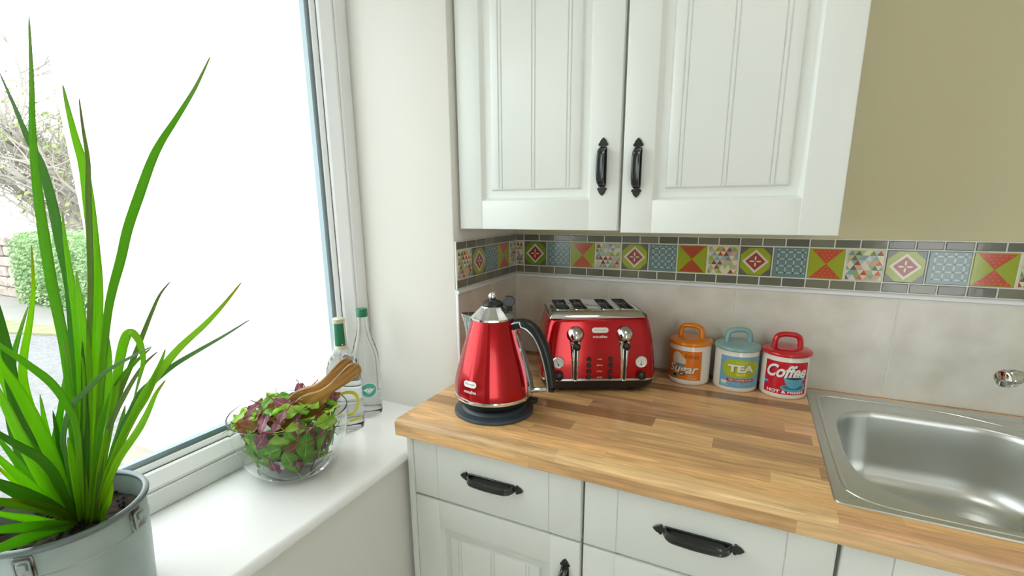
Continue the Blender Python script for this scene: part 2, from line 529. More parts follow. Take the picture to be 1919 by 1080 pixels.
tree.scale = (1.35, 1.35, 1.35)
# stone gate pier at the far left
M_stone = mat('pinkish field stone', (190, 172, 160), 0.95)
noise_color(M_stone, (152, 138, 130), (186, 176, 168), 7)
bm = bmesh.new()
rg = random.Random(2)
for r_ in range(6):
    x = -12.0
    while x < -9.4:
        w = rg.uniform(0.22, 0.42)
        box(bm, x, min(x + w - 0.015, -9.3), 1.9 + rg.uniform(0, 0.03), 2.35, 0.0061 + r_ * 0.165, 0.0061 + r_ * 0.165 + 0.155, 0.02, 1)
        x += w
o = obj('stone_wall_outside', bm, M_stone, smooth=30)
tag(o, 'low pinkish stone wall left of the hedge outside', 'garden wall')

# ------------------------------------------------------------------ splashback, tile border and trims
def back_map(a, b, h): return Vector((a, -h, b))
def left_map(a, b, h): return Vector((h, -a, b))
PAL = {}
def pm(key, rgb, rough=0.12):
    PAL[key] = (len(PAL), mat('border ' + key, rgb, rough, 0, 0.3))
pm('grout', (232, 230, 222), 0.7); pm('grey', (112, 112, 94)); pm('slate', (98, 102, 88)); pm('lime', (160, 172, 30)); pm('leafgreen', (120, 148, 40))
pm('cream', (226, 220, 200)); pm('rust', (178, 72, 40)); pm('red', (196, 74, 38)); pm('coral', (214, 104, 70)); pm('teal', (112, 142, 142))
pm('mist', (188, 202, 196)); pm('dot', (58, 62, 58)); pm('sand', (208, 176, 140)); pm('sage', (166, 190, 130)); pm('sky', (138, 166, 176)); pm('brick', (160, 62, 44))
pm('blush', (214, 168, 150)); pm('pale', (222, 224, 186)); pm('grey2', (124, 122, 104)); pm('grey3', (102, 104, 90))
BM_MATS = [m for i, m in sorted(PAL.values(), key=lambda t: t[0])]
for k in ('grey', 'grey2', 'grey3'):
    add_bump(PAL[k][1], 30, 0.25, 0.002)
def poly(bm, fn, pts, h, key):
    f = bm.faces.new([bm.verts.new(fn(a, b, h)) for a, b in pts]); f.material_index = PAL[key][0]; return f
def slab_tile(bm, fn, a0, a1, b0, b1, h0, h1, key, ed=0.0012):
    r = [[fn(a, b, h0) for a, b in ((a0, b0), (a1, b0), (a1, b1), (a0, b1))],
         [fn(a, b, h1 - ed) for a, b in ((a0, b0), (a1, b0), (a1, b1), (a0, b1))],
         [fn(a, b, h1) for a, b in ((a0 + ed, b0 + ed), (a1 - ed, b0 + ed), (a1 - ed, b1 - ed), (a0 + ed, b1 - ed))]]
    ring_loft(bm, r, False, True, True, PAL[key][0])
def motif(bm, fn, kind, a0, a1, b0, b1, h, rg, clip=None, dots=True):
    e = 0.0022
    A0, A1, B0, B1 = a0 + e, a1 - e, b0 + e, b1 - e
    def P(u, v): return (A0 + (A1 - A0) * u, B0 + (B1 - B0) * v)
    k = 0.00016
    if kind == 'diamond':
        slab_tile(bm, fn, a0, a1, b0, b1, 0.003, h, 'slate')
        c = 0.27
        poly(bm, fn, [P(c, 0), P(1 - c, 0), P(1, c), P(1, 1 - c), P(1 - c, 1), P(c, 1), P(0, 1 - c), P(0, c)], h + k, 'lime' if dots else 'leafgreen')
        for rr, key, lv in ((0.44, 'cream', 2), (0.335, 'brick', 3)):
            poly(bm, fn, [P(0.5, 0.5 - rr), P(0.5 + rr, 0.5), P(0.5, 0.5 + rr), P(0.5 - rr, 0.5)], h + k * lv, key)
        for q in range(4):
            ca, sa = math.cos(q * PI / 2), math.sin(q * PI / 2)
            pts = []
            for t in range(8):
                x = 0.115 + 0.085 * math.cos(t * PI / 4); y = 0.03 * math.sin(t * PI / 4)
                pts.append(P(0.5 + x * ca - y * sa, 0.5 + x * sa + y * ca))
            poly(bm, fn, pts, h + k * 4, 'cream')
    elif kind == 'lattice':
        slab_tile(bm, fn, a0, a1, b0, b1, 0.003, h, 'teal')
        n = 4
        for i in range(n):
            for j in range(n):
                u, v = (i + 0.5) / n, (j + 0.5) / n
                for (du, dv) in ((0.5 / n, 0), (0, 0.5 / n)):
                    rx, ry = (0.085, 0.026) if du else (0.026, 0.085)
                    if u + du > 0.98: rx, du = 0.036, 0.084
                    if v + dv > 0.98: ry, dv = 0.036, 0.084
                    poly(bm, fn, [P(u + du + rx * math.cos(t * PI / 4), v + dv + ry * math.sin(t * PI / 4)) for t in range(8)], h + k, 'mist')
                poly(bm, fn, [P(u + 0.024 * math.cos(t * PI / 3), v + 0.024 * math.sin(t * PI / 3)) for t in range(6)], h + 2 * k, 'dot')
    elif kind == 'bowtie':
        slab_tile(bm, fn, a0, a1, b0, b1, 0.003, h, 'lime')
        key = 'red' if dots else 'rust'
        poly(bm, fn, [P(0.03, 0.0), P(0.97, 0.0), P(0.5, 0.5)], h + k, key)
        poly(bm, fn, [P(0.97, 1.0), P(0.03, 1.0), P(0.5, 0.5)], h + k, key)
        if dots:
            for j in range(4):
                v = 0.07 + j * 0.105
                n = 6 - j * 1
                wv = 0.5 - v
                for i in range(n):
                    u = 0.5 + (i - (n - 1) / 2) * 0.135
                    if abs(u - 0.5) > wv - 0.06: continue
                    for vv in (v, 1 - v):
                        poly(bm, fn, [P(u + 0.034 * math.cos(t * PI / 4), vv + 0.03 * math.sin(t * PI / 4)) for t in range(8)], h + 2 * k, 'coral')
    else:
        slab_tile(bm, fn, a0, a1, b0, b1, 0.003, h, 'pale')
        keys = ['sand', 'sage', 'sky', 'brick', 'blush', 'pale', 'coral', 'cream', 'teal', 'lime', 'rust', 'brick', 'leafgreen', 'grey3']
        rows, n = 6, (5 if a1 - a0 > 0.06 else 2 if a1 - a0 < 0.04 else 3)
        for j in range(rows):
            v0, v1 = j / rows, (j + 1) / rows
            for i in range(2 * n + 1):
                uc = i / (2 * n); hw = 1 / (2.0 * n)
                upw = (i + j) % 2 == 0
                pts = [(uc - hw, v0), (uc + hw, v0), (uc, v1)] if upw else [(uc + hw, v1), (uc - hw, v1), (uc, v0)]
                pts = [(min(1, max(0, u)), v) for u, v in pts]
                if abs((pts[1][0] - pts[0][0])) < 1e-4: continue
                poly(bm, fn, [P(u, v) for u, v in pts], h + k, rg.choice(keys) if upw else rg.choice(['pale', 'cream', 'mist', 'sand', 'sage', 'sky']))
Z0, Z1, Z2, Z3 = 1.1608, 1.1844, 1.2615, 1.2828
G = 0.0032
def border(bm, fn, start, n, seq, end, corner_first):
    rg = random.Random(5 if corner_first else 9)
    lo = 0.0
    v = [fn(a, b, 0.0042) for a, b in ((0.0, Z0 - 0.001), (end, Z0 - 0.001), (end, Z3 + 0.001), (0.0, Z3 + 0.001))]
    w = [fn(a, b, 0.0002) for a, b in ((0.0, Z0 - 0.001), (end, Z0 - 0.001), (end, Z3 + 0.001), (0.0, Z3 + 0.001))]
    ring_loft(bm, [w, v], True, True, True, PAL['grout'][0])
    H = 0.0062
    motif(bm, fn, 'triangles', 0.0064, start - G / 2, Z1 + G / 2, Z2 - G / 2, H, rg)
    for b0, b1 in ((Z0, Z1), (Z2, Z3)):
        slab_tile(bm, fn, 0.0064, start - G / 2, b0 + G / 2, b1 - G / 2, 0.003, H, 'grey')
    for i in range(n):
        a0 = start + 0.077 * i + G / 2; a1 = min(start + 0.077 * (i + 1) - G / 2, end - 0.0005)
        if a1 - a0 < 0.01: break
        kind = seq[i % 4]
        motif(bm, fn, kind, a0, a1, Z1 + G / 2, Z2 - G / 2, H, rg, dots=not ((kind == 'bowtie' and i == 6) or (kind == 'diamond' and i < 2)))
    p = 0.077 * 2 / 3
    for i in range(int(n * 1.5) + 1):
        a0 = start + p * i + G / 2; a1 = min(start + p * (i + 1) - G / 2, end - 0.0005)
        if a1 - a0 < 0.006: break
        for b0, b1 in ((Z0, Z1), (Z2, Z3)):
            slab_tile(bm, fn, a0, a1, b0 + G / 2, b1 - G / 2, 0.003, H, rg.choice(['grey', 'grey2', 'grey3']))
bm = bmesh.new(); border(bm, back_map, 0.0338, 35, ['diamond', 'lattice', 'bowtie', 'triangles'], 2.7, True)
o = obj('tile_border', bm, BM_MATS, smooth=0)
tag(o, 'long band of patterned mosaic tiles along the back wall under the cupboard', 'tile border', 'patterned tile borders')
bm = bmesh.new(); border(bm, left_map, 0.0538, 4, ['bowtie', 'lattice', 'diamond', 'triangles'], 0.3625, False)
o = obj('tile_border', bm, BM_MATS, smooth=0)
tag(o, 'short band of patterned mosaic tiles on the left wall beside the window recess', 'tile border', 'patterned tile borders')

def splash(bm, fn, joints, z0, z1, h=0.0055):
    for a, b in zip(joints[:-1], joints[1:]):
        r = [[fn(x, z, 0.0003) for x, z in ((a, z0), (b, z0), (b, z1), (a, z1))],
             [fn(x, z, h - 0.001) for x, z in ((a + 0.001, z0), (b - 0.001, z0), (b - 0.001, z1), (a + 0.001, z1))],
             [fn(x, z, h) for x, z in ((a + 0.002, z0), (b - 0.002, z0), (b - 0.002, z1), (a + 0.002, z1))]]
        ring_loft(bm, r, True, True)
    a, b = joints[0] - 0.004, joints[-1]
    ring_loft(bm, [[fn(x, z, h_) for x, z in ((a, z0), (b, z0), (b, z1), (a, z1))] for h_ in (0.0002, 0.0047)], True, True, True, 1)
bm = bmesh.new(); splash(bm, back_map, [0.006, 0.3082] + [0.6515 + 0.345 * i for i in range(7)], 0.9005, 1.1485)
tag(obj('splashback', bm, [M_splash, M_grout], smooth=0), 'row of large pale stone tiles on the back wall above the worktop', 'splashback', 'stone tile splashbacks')
bm = bmesh.new(); splash(bm, left_map, [0.006, 0.17, 0.3605], 0.9005, 1.1485)
tag(obj('splashback', bm, [M_splash, M_grout], smooth=0), 'large pale stone tiles on the left wall behind the red kettle', 'splashback', 'stone tile splashbacks')
# white quarter-round strip between the tiles and the border, and the upright edge strip
def strip_profile(fn, a0, a1):
    pr = [(0.0003, 1.1487), (0.010, 1.1487), (0.0118, 1.1500), (0.0118, 1.1545), (0.0095, 1.1580), (0.0003, 1.1596)]
    return [[fn(a, z, h) for h, z in pr] for a in (a0, a1)]
bm = bmesh.new(); ring_loft(bm, strip_profile(back_map, 0.0003, 2.7))
struct(obj('trim_2', bm, M_trim, smooth=50), 'white plastic strip under the tile border on the back wall', 'trim')
bm = bmesh.new(); ring_loft(bm, strip_profile(left_map, 0.0120, 0.3665))
struct(obj('trim_3', bm, M_trim, smooth=50), 'white plastic strip under the tile border on the left wall', 'trim')
bm = bmesh.new(); box(bm, 0.0002, 0.0085, -0.3655, -0.3608, 0.9005, 1.1484, 0.0015)
struct(obj('trim_4', bm, M_trim, smooth=50), 'white upright edge strip at the end of the left wall tiles', 'trim')

# ------------------------------------------------------------------ cabinets
def wobj(name, bm, mats, root, parent=None, smooth=35):
    o = obj(name, bm, mats, parent or root, smooth=smooth)
    if parent is None:
        o.location = -root.location
    return o
def profile_slab(bm, x0, x1, z0, z1, yf, yb, grooves=(), edge=0.0035, gw=0.0026, gd=0.0022, pair=0.0):
    """front slab: chamfered all round, V grooves running up the face"""
    gs = []
    for g in grooves:
        gs += [g] if not pair else [g - pair / 2, g + pair / 2]
    xs = [(x0, edge), (x0 + edge * 0.35, edge * 0.3), (x0 + edge, 0.0)]
    for g in gs: xs += [(g - gw / 2, 0), (g, gd), (g + gw / 2, 0)]
    xs += [(x1 - edge, 0.0), (x1 - edge * 0.35, edge * 0.3), (x1, edge)]
    def ring(z, d):
        r = [Vector((x, yf + max(y, d), z)) for x, y in xs]
        return r + [Vector((x1, yb, z)), Vector((x0, yb, z))]
    ring_loft(bm, [ring(z0, edge), ring(z0 + edge * 0.35, edge * 0.3), ring(z0 + edge, 0), ring(z1 - edge, 0), ring(z1 - edge * 0.35, edge * 0.3), ring(z1, edge)])
def panel_door(bm, x0, x1, z0, z1, yf, st=0.064, rail=0.0675, gap=0.024):
    yb = yf + 0.02
    rc = yf + 0.0115
    box(bm, x0 + 0.004, x1 - 0.004, rc, yb, z0 + 0.004, z1 - 0.004)
    e, ch = 0.0032, 0.0085
    def member(prof, ends, along):
        rings = []
        for t, d in ends:
            rings.append([Vector((p, max(y, yf + d), t)) if along == 'z' else Vector((t, max(y, yf + d), p)) for p, y in prof])
        ring_loft(bm, rings)
    zends = [(z0, e), (z0 + e * 0.3, e * 0.3), (z0 + e, 0), (z1 - e, 0), (z1 - e * 0.3, e * 0.3), (z1, e)]
    L = [(x0, yb - 0.001), (x0, yf + e), (x0 + e * 0.3, yf + e * 0.3), (x0 + e, yf), (x0 + st - 0.001, yf), (x0 + st + 0.0005, yf + 0.0006), (x0 + st + ch, rc + 0.0005), (x0 + st + ch, yb - 0.001)]
    member(L, zends, 'z')
    member([(x0 + x1 - x, y) for x, y in L], zends, 'z')
    xends = [(x0 + st + 0.0006, 0.0012), (x0 + st + 0.0020, 0.0004), (x1 - st - 0.0020, 0.0004), (x1 - st - 0.0006, 0.0012)]
    B = [(z0, yb - 0.001), (z0, yf + e), (z0 + e * 0.3, yf + e * 0.3), (z0 + e, yf), (z0 + rail - 0.001, yf), (z0 + rail + 0.0005, yf + 0.0006), (z0 + rail + ch * 0.8, rc + 0.0005), (z0 + rail + ch * 0.8, yb - 0.001)]
    member(B, xends, 'x')
    member([(z0 + z1 - z, y) for z, y in B], xends, 'x')
    a, b = x0 + st + gap, x1 - st - gap
    w = b - a
    profile_slab(bm, a, b, z0 + rail + gap, z1 - rail - gap, yf + 0.0025, yb - 0.004, [a + w * 0.125, a + w * 0.5, a + w * 0.875], 0.0085, 0.0036, 0.0030, 0.0078)
FLEUR = [(0.0088, 0.036), (0.0080, 0.0400), (0.0036, 0.0428), (0.0040, 0.0440), (0.0072, 0.0426), (0.0104, 0.0450), (0.0102, 0.0478), (0.0078, 0.0500), (0.0070, 0.0530), (0.0040, 0.0570), (0.0, 0.0605)]
def handle_bm(half, vertical, c, yf):
    """black bow handle with a fleur-de-lis at both ends; plate on the face yf, bow out towards -y"""
    k = half - 0.0605
    top = [(x, z + k) for x, z in FLEUR]
    outl = top + [(-x, z) for x, z in reversed(top[:-1])]
    bot = [(-x, -z) for x, z in outl]
    outline = outl + bot
    if not vertical: M = Matrix.Translation(c) @ Matrix.Rotation(PI / 2, 4, 'Y')
    else: M = Matrix.Translation(c)
    bm = bmesh.new()
    prism(bm, outline, -0.0002, -0.0036, M, bev=0.0009)
    L = 0.036 + k
    path = [(0, -0.002, -L - 0.002), (0, -0.010, -L + 0.000), (0, -0.0175, -L + 0.006), (0, -0.0215, -L + 0.017), (0, -0.0230, 0), (0, -0.0215, L - 0.017), (0, -0.0175, L - 0.006), (0, -0.010, L), (0, -0.002, L + 0.002)]
    pts = [M @ Vector(p) for p in smooth_path(path, 8)]
    sec = [(0.0080, 0), (0.0074, 0.0024), (0.0045, 0.0034), (0.002, 0.0026), (-0.002, 0.0026), (-0.0045, 0.0034), (-0.0074, 0.0024), (-0.0080, 0), (-0.0060, -0.0026), (0.0060, -0.0026)]
    n = len(pts)
    sc = [1.12 - 0.22 * abs(2 * i / (n - 1) - 1) for i in range(n)]
    sweep(bm, pts, sec, (0, -1, 0.02) , sc)
    return bm

# wall cupboard
YF = -0.345
cab = thing('wall_cupboard', 'cream two-door wall cupboard with grooved panels and black handles', 'cupboard', (0.412, 0, 1.312))
bm = bmesh.new(); box(bm, 0.0095, 0.8150, -0.3245, -0.0002, 1.3165, 2.03, 0.001)
wobj('body', bm, M_carc, cab)
for (x0, x1, z0, hx, hz) in ((0.0085, 0.4095, 1.3148, 0.3735, 1.4508), (0.4165, 0.8160, 1.3108, 0.4475, 1.4455)):
    bm = bmesh.new(); panel_door(bm, x0, x1, z0, 2.03, YF)
    d = wobj('door', bm, M_cab, cab)
    wobj('handle', handle_bm(0.0605, True, (hx, YF - 0.0001, hz), YF), M_iron, cab, d)

# base units under the worktop
YB = -0.5955
def base_unit(label, x0, x1, kind, hdoor=None):
    t = thing('base_cabinet', label, 'cabinet', ((x0 + x1) / 2, -0.3, 0), 0, 'base cabinets under the worktop')
    bm = bmesh.new()
    box(bm, x0 + 0.001, x0 + 0.017, -0.574, -0.03, 0.12, 0.8605); box(bm, x1 - 0.017, x1 - 0.001, -0.574, -0.03, 0.12, 0.8605)
    box(bm, x0 + 0.0175, x1 - 0.0175, -0.574, -0.03, 0.12, 0.137); box(bm, x0 + 0.0175, x1 - 0.0175, -0.045, -0.03, 0.1375, 0.8605)
    box(bm, x0 + 0.001, x1 - 0.001, -0.53, -0.515, 0.0005, 0.1195)
    wobj('body', bm, M_carc, t, smooth=0)
    a, b = x0 + 0.0025, x1 - 0.0025
    bm = bmesh.new(); profile_slab(bm, a, b, 0.7095, 0.8585, YB, YB + 0.02, [a + 0.0655, b - 0.0685])
    dr = wobj('drawer', bm, M_cab, t)
    if kind != 'blank':
        wobj('handle', handle_bm(0.0765, False, ((a + b) / 2 + 0.002, YB - 0.0001, 0.790), YB), M_iron, t, dr)
    bm = bmesh.new(); panel_door(bm, a, b, 0.13, 0.7045, YB)
    do = wobj('door', bm, M_cab, t)
    if hdoor is not None:
        wobj('handle', handle_bm(0.0605, True, (hdoor, YB - 0.0001, 0.601), YB), M_iron, t, do)
    return t
u1 = base_unit('cream base cabinet with black drawer handle nearest the window sill', 0.0135, 0.4245, 'drawer', 0.3915)
u2 = base_unit('cream base cabinet with black drawer handle left of the sink', 0.4255, 0.8430, 'drawer', 0.808)
u3 = base_unit('cream base cabinet directly under the steel sink, only its top corner showing', 0.8440, 1.4440, 'blank')
bm = bmesh.new(); box(bm, -0.0052, 0.0125, -0.5915, -0.03, 0.0005, 0.8605, 0.001)
tag(obj('end_panel', bm, M_cab, smooth=30), 'cream end panel of the base cabinets beside the window sill', 'panel')

# ------------------------------------------------------------------ worktop
bm = bmesh.new()
uvl = bm.loops.layers.uv.new('sheet')
def slab(x0, x1, ya, yb, front, chamfer_left=False):
    zt, zb = 0.9, 0.8612
    if front:
        r = 0.012
        arc = [(yb + r - r * math.sin(R(a)), zt - r + r * math.cos(R(a))) for a in range(0, 91, 15)]
        sec = [(ya, zt)] + arc + [(yb, zb + 0.003), (yb + 0.003, zb), (ya, zb)]
    else:
        sec = [(ya, zt), (yb, zt), (yb, zb), (ya, zb)]
    rings = [[Vector((x, y, z)) for y, z in sec] for x in (x0, x1)]
    if chamfer_left:
        k = 0.0015
        rings = [[Vector((x0, min(max(y, yb + k), ya), z - (k if z > 0.895 else 0))) for y, z in sec]] + [[Vector((x0 + k, y, z)) for y, z in sec], rings[1]]
    ring_loft(bm, rings)
slab(-0.0152, 0.0018, -0.3668, -0.6195, True, True)
slab(0.0018, 0.858, -0.0062, -0.6195, True)
slab(0.858, 1.80, -0.0062, -0.034, False)
slab(0.858, 1.80, -0.549, -0.6195, True)
slab(1.80, 2.748, -0.0062, -0.6195, True)
bmesh.ops.recalc_face_normals(bm, faces=bm.faces)
for f in bm.faces:
    f.normal_update()
    for l in f.loops:
        x, y, z = l.vert.co
        if abs(f.normal.x) > 0.8: l[uvl].uv = (x + 0.9 - z, -y + 0.0048)
        else: l[uvl].uv = (x, -y + (0.9 - z) + 0.0048)
o = obj('worktop', bm, M_wood, smooth=30)
tag(o, 'oak block kitchen worktop running along the back wall', 'worktop')

# ------------------------------------------------------------------ sink
M_steel = mat('brushed stainless steel', (214, 217, 214), 0.33, 1.0)
bsdf(M_steel).inputs['Anisotropic'].default_value = 0.3
add_bump(M_steel, 300, 0.05, 0.0005, stretch=(0.05, 1, 1))
M_chrome = mat('polished chrome', (225, 227, 226), 0.06, 1.0)
M_dark = mat('dark recess', (24, 26, 26), 0.5)
sx0, sx1, sy0, sy1 = 0.8326, 1.85, -0.5646, -0.0235
sink = thing('sink', 'stainless steel inset sink with a rounded bowl at the right', 'sink', (1.06, -0.3, 0.9))
def rr_world(x0, x1, y0, y1, r, n=6):
    return [Vector((x, y, 0)) for x, y in rrect(x1 - x0, y1 - y0, r, n, (x0 + x1) / 2, (y0 + y1) / 2)]
def at_z(ring, z): return [Vector((p.x, p.y, z)) for p in ring]
half = [(0.8690, -0.369), (0.8700, -0.30), (0.8728, -0.224), (0.8800, -0.186), (0.8920, -0.160), (0.9139, -0.1377), (0.9400, -0.1235), (0.9680, -0.1190),
        (1.0600, -0.1190), (1.1200, -0.1190), (1.1600, -0.1260), (1.2000, -0.1460), (1.2360, -0.1820), (1.2560, -0.2300), (1.2620, -0.30), (1.2600, -0.38),
        (1.2480, -0.44), (1.2240, -0.49), (1.1850, -0.523), (1.1300, -0.5365), (1.0651, -0.5382), (1.0202, -0.5345), (0.9729, -0.5235), (0.9350, -0.5070), (0.9040, -0.4830), (0.8800, -0.4450)]
def chain(pts, n=3):
    P = [Vector((x, y, 0)) for x, y in pts]; out = []
    m = len(P)
    for i in range(m):
        p0, p1, p2, p3 = P[i - 1], P[i], P[(i + 1) % m], P[(i + 2) % m]
        for k in range(n):
            t = k / n
            out.append(0.5 * ((2 * p1) + (-p0 + p2) * t + (2 * p0 - 5 * p1 + 4 * p2 - p3) * t * t + (-p0 + 3 * p1 - 3 * p2 + p3) * t ** 3))
    return out
opening = chain(half)
cx, cy = 1.066, -0.335
def shrink(ring, d, z):
    out = []; n = len(ring)
    for i in range(n):
        a, b = ring[i - 1], ring[(i + 1) % n]
        t = (b - a).normalized(); nr = Vector((-t.y, t.x, 0))
        if (Vector((cx, cy, 0)) - ring[i]).dot(nr) < 0: nr = -nr
        p = ring[i] + nr * d
        out.append(Vector((p.x, p.y, z)))
    return out
# rim: rolled outer lip, flat flange, bead, with the bowl opening cut out
bm = bmesh.new()
ro = rr_world(sx0, sx1, sy0, sy1, 0.012)
r1 = rr_world(sx0 + 0.0015, sx1 - 0.0015, sy0 + 0.0015, sy1 - 0.0015, 0.012)
r2 = rr_world(sx0 + 0.005, sx1 - 0.005, sy0 + 0.005, sy1 - 0.005, 0.010)
zf = 0.9030
V, fs = ring_loft(bm, [at_z(ro, 0.9004), at_z(r1, 0.9026), at_z(r2, zf)], False, False)
outer = V[-1]
inner = [bm.verts.new((p.x, p.y, zf)) for p in opening]
ed = [bm.edges.get((outer[i], outer[(i + 1) % len(outer)])) for i in range(len(outer))]
ed += [bm.edges.new((inner[i], inner[(i + 1) % len(inner)])) for i in range(len(inner))]
bmesh.ops.triangle_fill(bm, edges=ed, use_beauty=True, normal=(0, 0, 1))
bead = smooth_path([(0.8515, -0.25, 0), (0.8525, -0.10, 0), (0.8570, -0.070, 0), (0.8720, -0.0575, 0), (0.90, -0.0555, 0), (1.0337, -0.0555, 0), (1.10, -0.060, 0), (1.1457, -0.0752, 0), (1.214, -0.1108, 0), (1.262, -0.165, 0), (1.282, -0.25, 0), (1.284, -0.36, 0), (1.27, -0.46, 0), (1.232, -0.523, 0), (1.17, -0.549, 0), (1.0613, -0.5495, 0), (0.93, -0.5475, 0), (0.885, -0.540, 0), (0.8620, -0.524, 0), (0.8530, -0.500, 0), (0.8512, -0.40, 0)], 5)
bead = [Vector((p.x, p.y, zf - 0.0004)) for p in bead]
sweep(bm, bead, [(0.0042, 0), (0.0028, 0.0017), (0, 0.0024), (-0.0028, 0.0017), (-0.0042, 0), (0, -0.001)], closed=True)
bead2 = [Vector((x, y, zf - 0.0004)) for x, y in ((1.10, -0.0585), (1.18, -0.0565), (1.3, -0.0555), (1.78, -0.0555))]
sweep(bm, smooth_path(bead2, 4), [(0.0042, 0), (0.0028, 0.0017), (0, 0.0024), (-0.0028, 0.0017), (-0.0042, 0), (0, -0.001)])
for i in range(7):
    y = -0.16 - i * 0.05
    sweep(bm, [(1.36, y, zf), (1.5, y, zf), (1.78, y, zf)], [(0.009, -0.001), (0.005, 0.0022), (-0.005, 0.0022), (-0.009, -0.001)])
wobj('rim', bm, M_steel, sink, smooth=30)
bm = bmesh.new()
lev = [(-0.0002, zf + 0.0001), (0.002, zf - 0.0012), (0.0045, zf - 0.006), (0.006, zf - 0.014), (0.010, 0.84), (0.015, 0.79), (0.021, 0.768), (0.032, 0.751), (0.047, 0.742), (0.066, 0.7385)]
rings = [shrink(opening, d, z) for d, z in lev]
last = rings[-1]
for s, z in ((0.75, 0.7375), (0.45, 0.7355), (0.16, 0.7335)):
    rings.append([Vector((cx + (p.x - cx) * s, cy + (p.y - cy) * s, z)) for p in last])
ring_loft(bm, rings, False, True)
bmesh.ops.recalc_face_normals(bm, faces=bm.faces)
bw = wobj('bowl', bm, M_steel, sink, smooth=60)
bm = bmesh.new()
lathe(bm, [(0.0445, 0), (0.043, 0.002), (0.034, 0.002), (0.032, -0.0005), (0.004, -0.0005)], 32, (cx, cy, 0.7352))
wobj('drain', bm, M_chrome, sink, smooth=40)

# tap: body behind the bowl, swivel spout reaching to the left
tap = thing('tap', 'chrome mixer tap whose spout tip enters at the right edge', 'tap', (1.31, -0.085, 0.9032))
bm = bmesh.new()
lathe(bm, [(0.027, 0), (0.027, 0.004), (0.023, 0.008), (0.022, 0.085), (0.020, 0.10), (0.012, 0.106)], 32)
obj('body', bm, M_chrome, tap)
bm = bmesh.new()
path = smooth_path([(0.0, 0.0, 0.075), (-0.05, -0.030, 0.106), (-0.110, -0.064, 0.130), (-0.150, -0.087, 0.1325)], 5)
sweep(bm, path, circ(0.0105, 14))
sp = obj('spout', bm, M_chrome, tap)
bm = bmesh.new()
axis = Vector((-0.83, -0.54, -0.10)).normalized()
Mx = Matrix.Translation((-0.148, -0.0860, 0.1322)) @ axis.to_track_quat('Z', 'Y').to_matrix().to_4x4()
lathe(bm, [(0.0108, -0.004), (0.0145, 0.0), (0.0160, 0.004), (0.0160, 0.012), (0.0182, 0.013), (0.0182, 0.026), (0.0170, 0.0275), (0.0170, 0.033), (0.015, 0.034)], 6 * 4, facets=6, amount=0.35, M=Mx)
obj('nozzle', bm, M_chrome, sp)
bm = bmesh.new()
sweep(bm, smooth_path([(0, 0.0, 0.10), (0.03, 0.004, 0.125), (0.085, 0.012, 0.140)], 4), circ(0.008, 10))
obj('lever', bm, M_chrome, tap)

# ------------------------------------------------------------------ small appliances
M_red = mat('glossy red enamel', (176, 5, 17), 0.17, 0.5, 0.3, 0.35)
M_black = mat('black plastic', (22, 26, 27), 0.28)
M_slate = mat('dark grey plastic', (62, 72, 80), 0.42)
M_white = mat('white print', (238, 238, 234), 0.5)
M_badge = mat('pale silver badge', (226, 226, 222), 0.3, 0.2)
M_grey = mat('grey print', (120, 122, 122), 0.5)
M_gauge = mat('smoky clear gauge', (120, 126, 124), 0.15)
def wrap(r, ang, z, lift=0.0):
    """flat (x,y) sheet -> onto a cylinder of radius r (callable of z allowed), centred on angle ang"""
    def fn(p):
        zz = z + p.y
        rr = (r(zz) if callable(r) else r) + lift + p.z
        r0 = r(z) if callable(r) else r
        a = ang + p.x / r0
        return Vector((rr * math.cos(a), rr * math.sin(a), zz))
    return fn
def cut_x(bm, step):
    xs = [v.co.x for v in bm.verts]
    x = min(xs) + step
    while x < max(xs):
        bmesh.ops.bisect_plane(bm, geom=list(bm.verts) + list(bm.edges) + list(bm.faces), plane_co=(x, 0, 0), plane_no=(1, 0, 0))
        x += step
def cut_y(bm, step):
    ys = [v.co.y for v in bm.verts]
    y = min(ys) + step
    while y < max(ys):
        bmesh.ops.bisect_plane(bm, geom=list(bm.verts) + list(bm.edges) + list(bm.faces), plane_co=(0, y, 0), plane_no=(0, 1, 0))
        y += step
def shape(pts):
    bm = bmesh.new(); bm.faces.new([bm.verts.new((x, y, 0)) for x, y in pts]); return bm
def ellipse(rx, ry, cx=0, cy=0, n=28, a0=0, a1=360):
    return [(cx + rx * math.cos(R(a0 + (a1 - a0) * i / n)), cy + ry * math.sin(R(a0 + (a1 - a0) * i / n))) for i in range(n if a1 - a0 == 360 else n + 1)]
def band(outer, inner):
    bm = bmesh.new(); A = [bm.verts.new((x, y, 0)) for x, y in outer]; B = [bm.verts.new((x, y, 0)) for x, y in inner]
    n = len(A)
    for i in range(n if True else n - 1):
        j = (i + 1) % n
        bm.faces.new((A[i], A[j], B[j], B[i]))
    return bm
def stick(dst, src, fn, lift, mi, step=0.006):
    cut_x(src, step)
    append_bm(dst, src, None, lambda p: fn(Vector((p.x, p.y, p.z + lift))), mi)

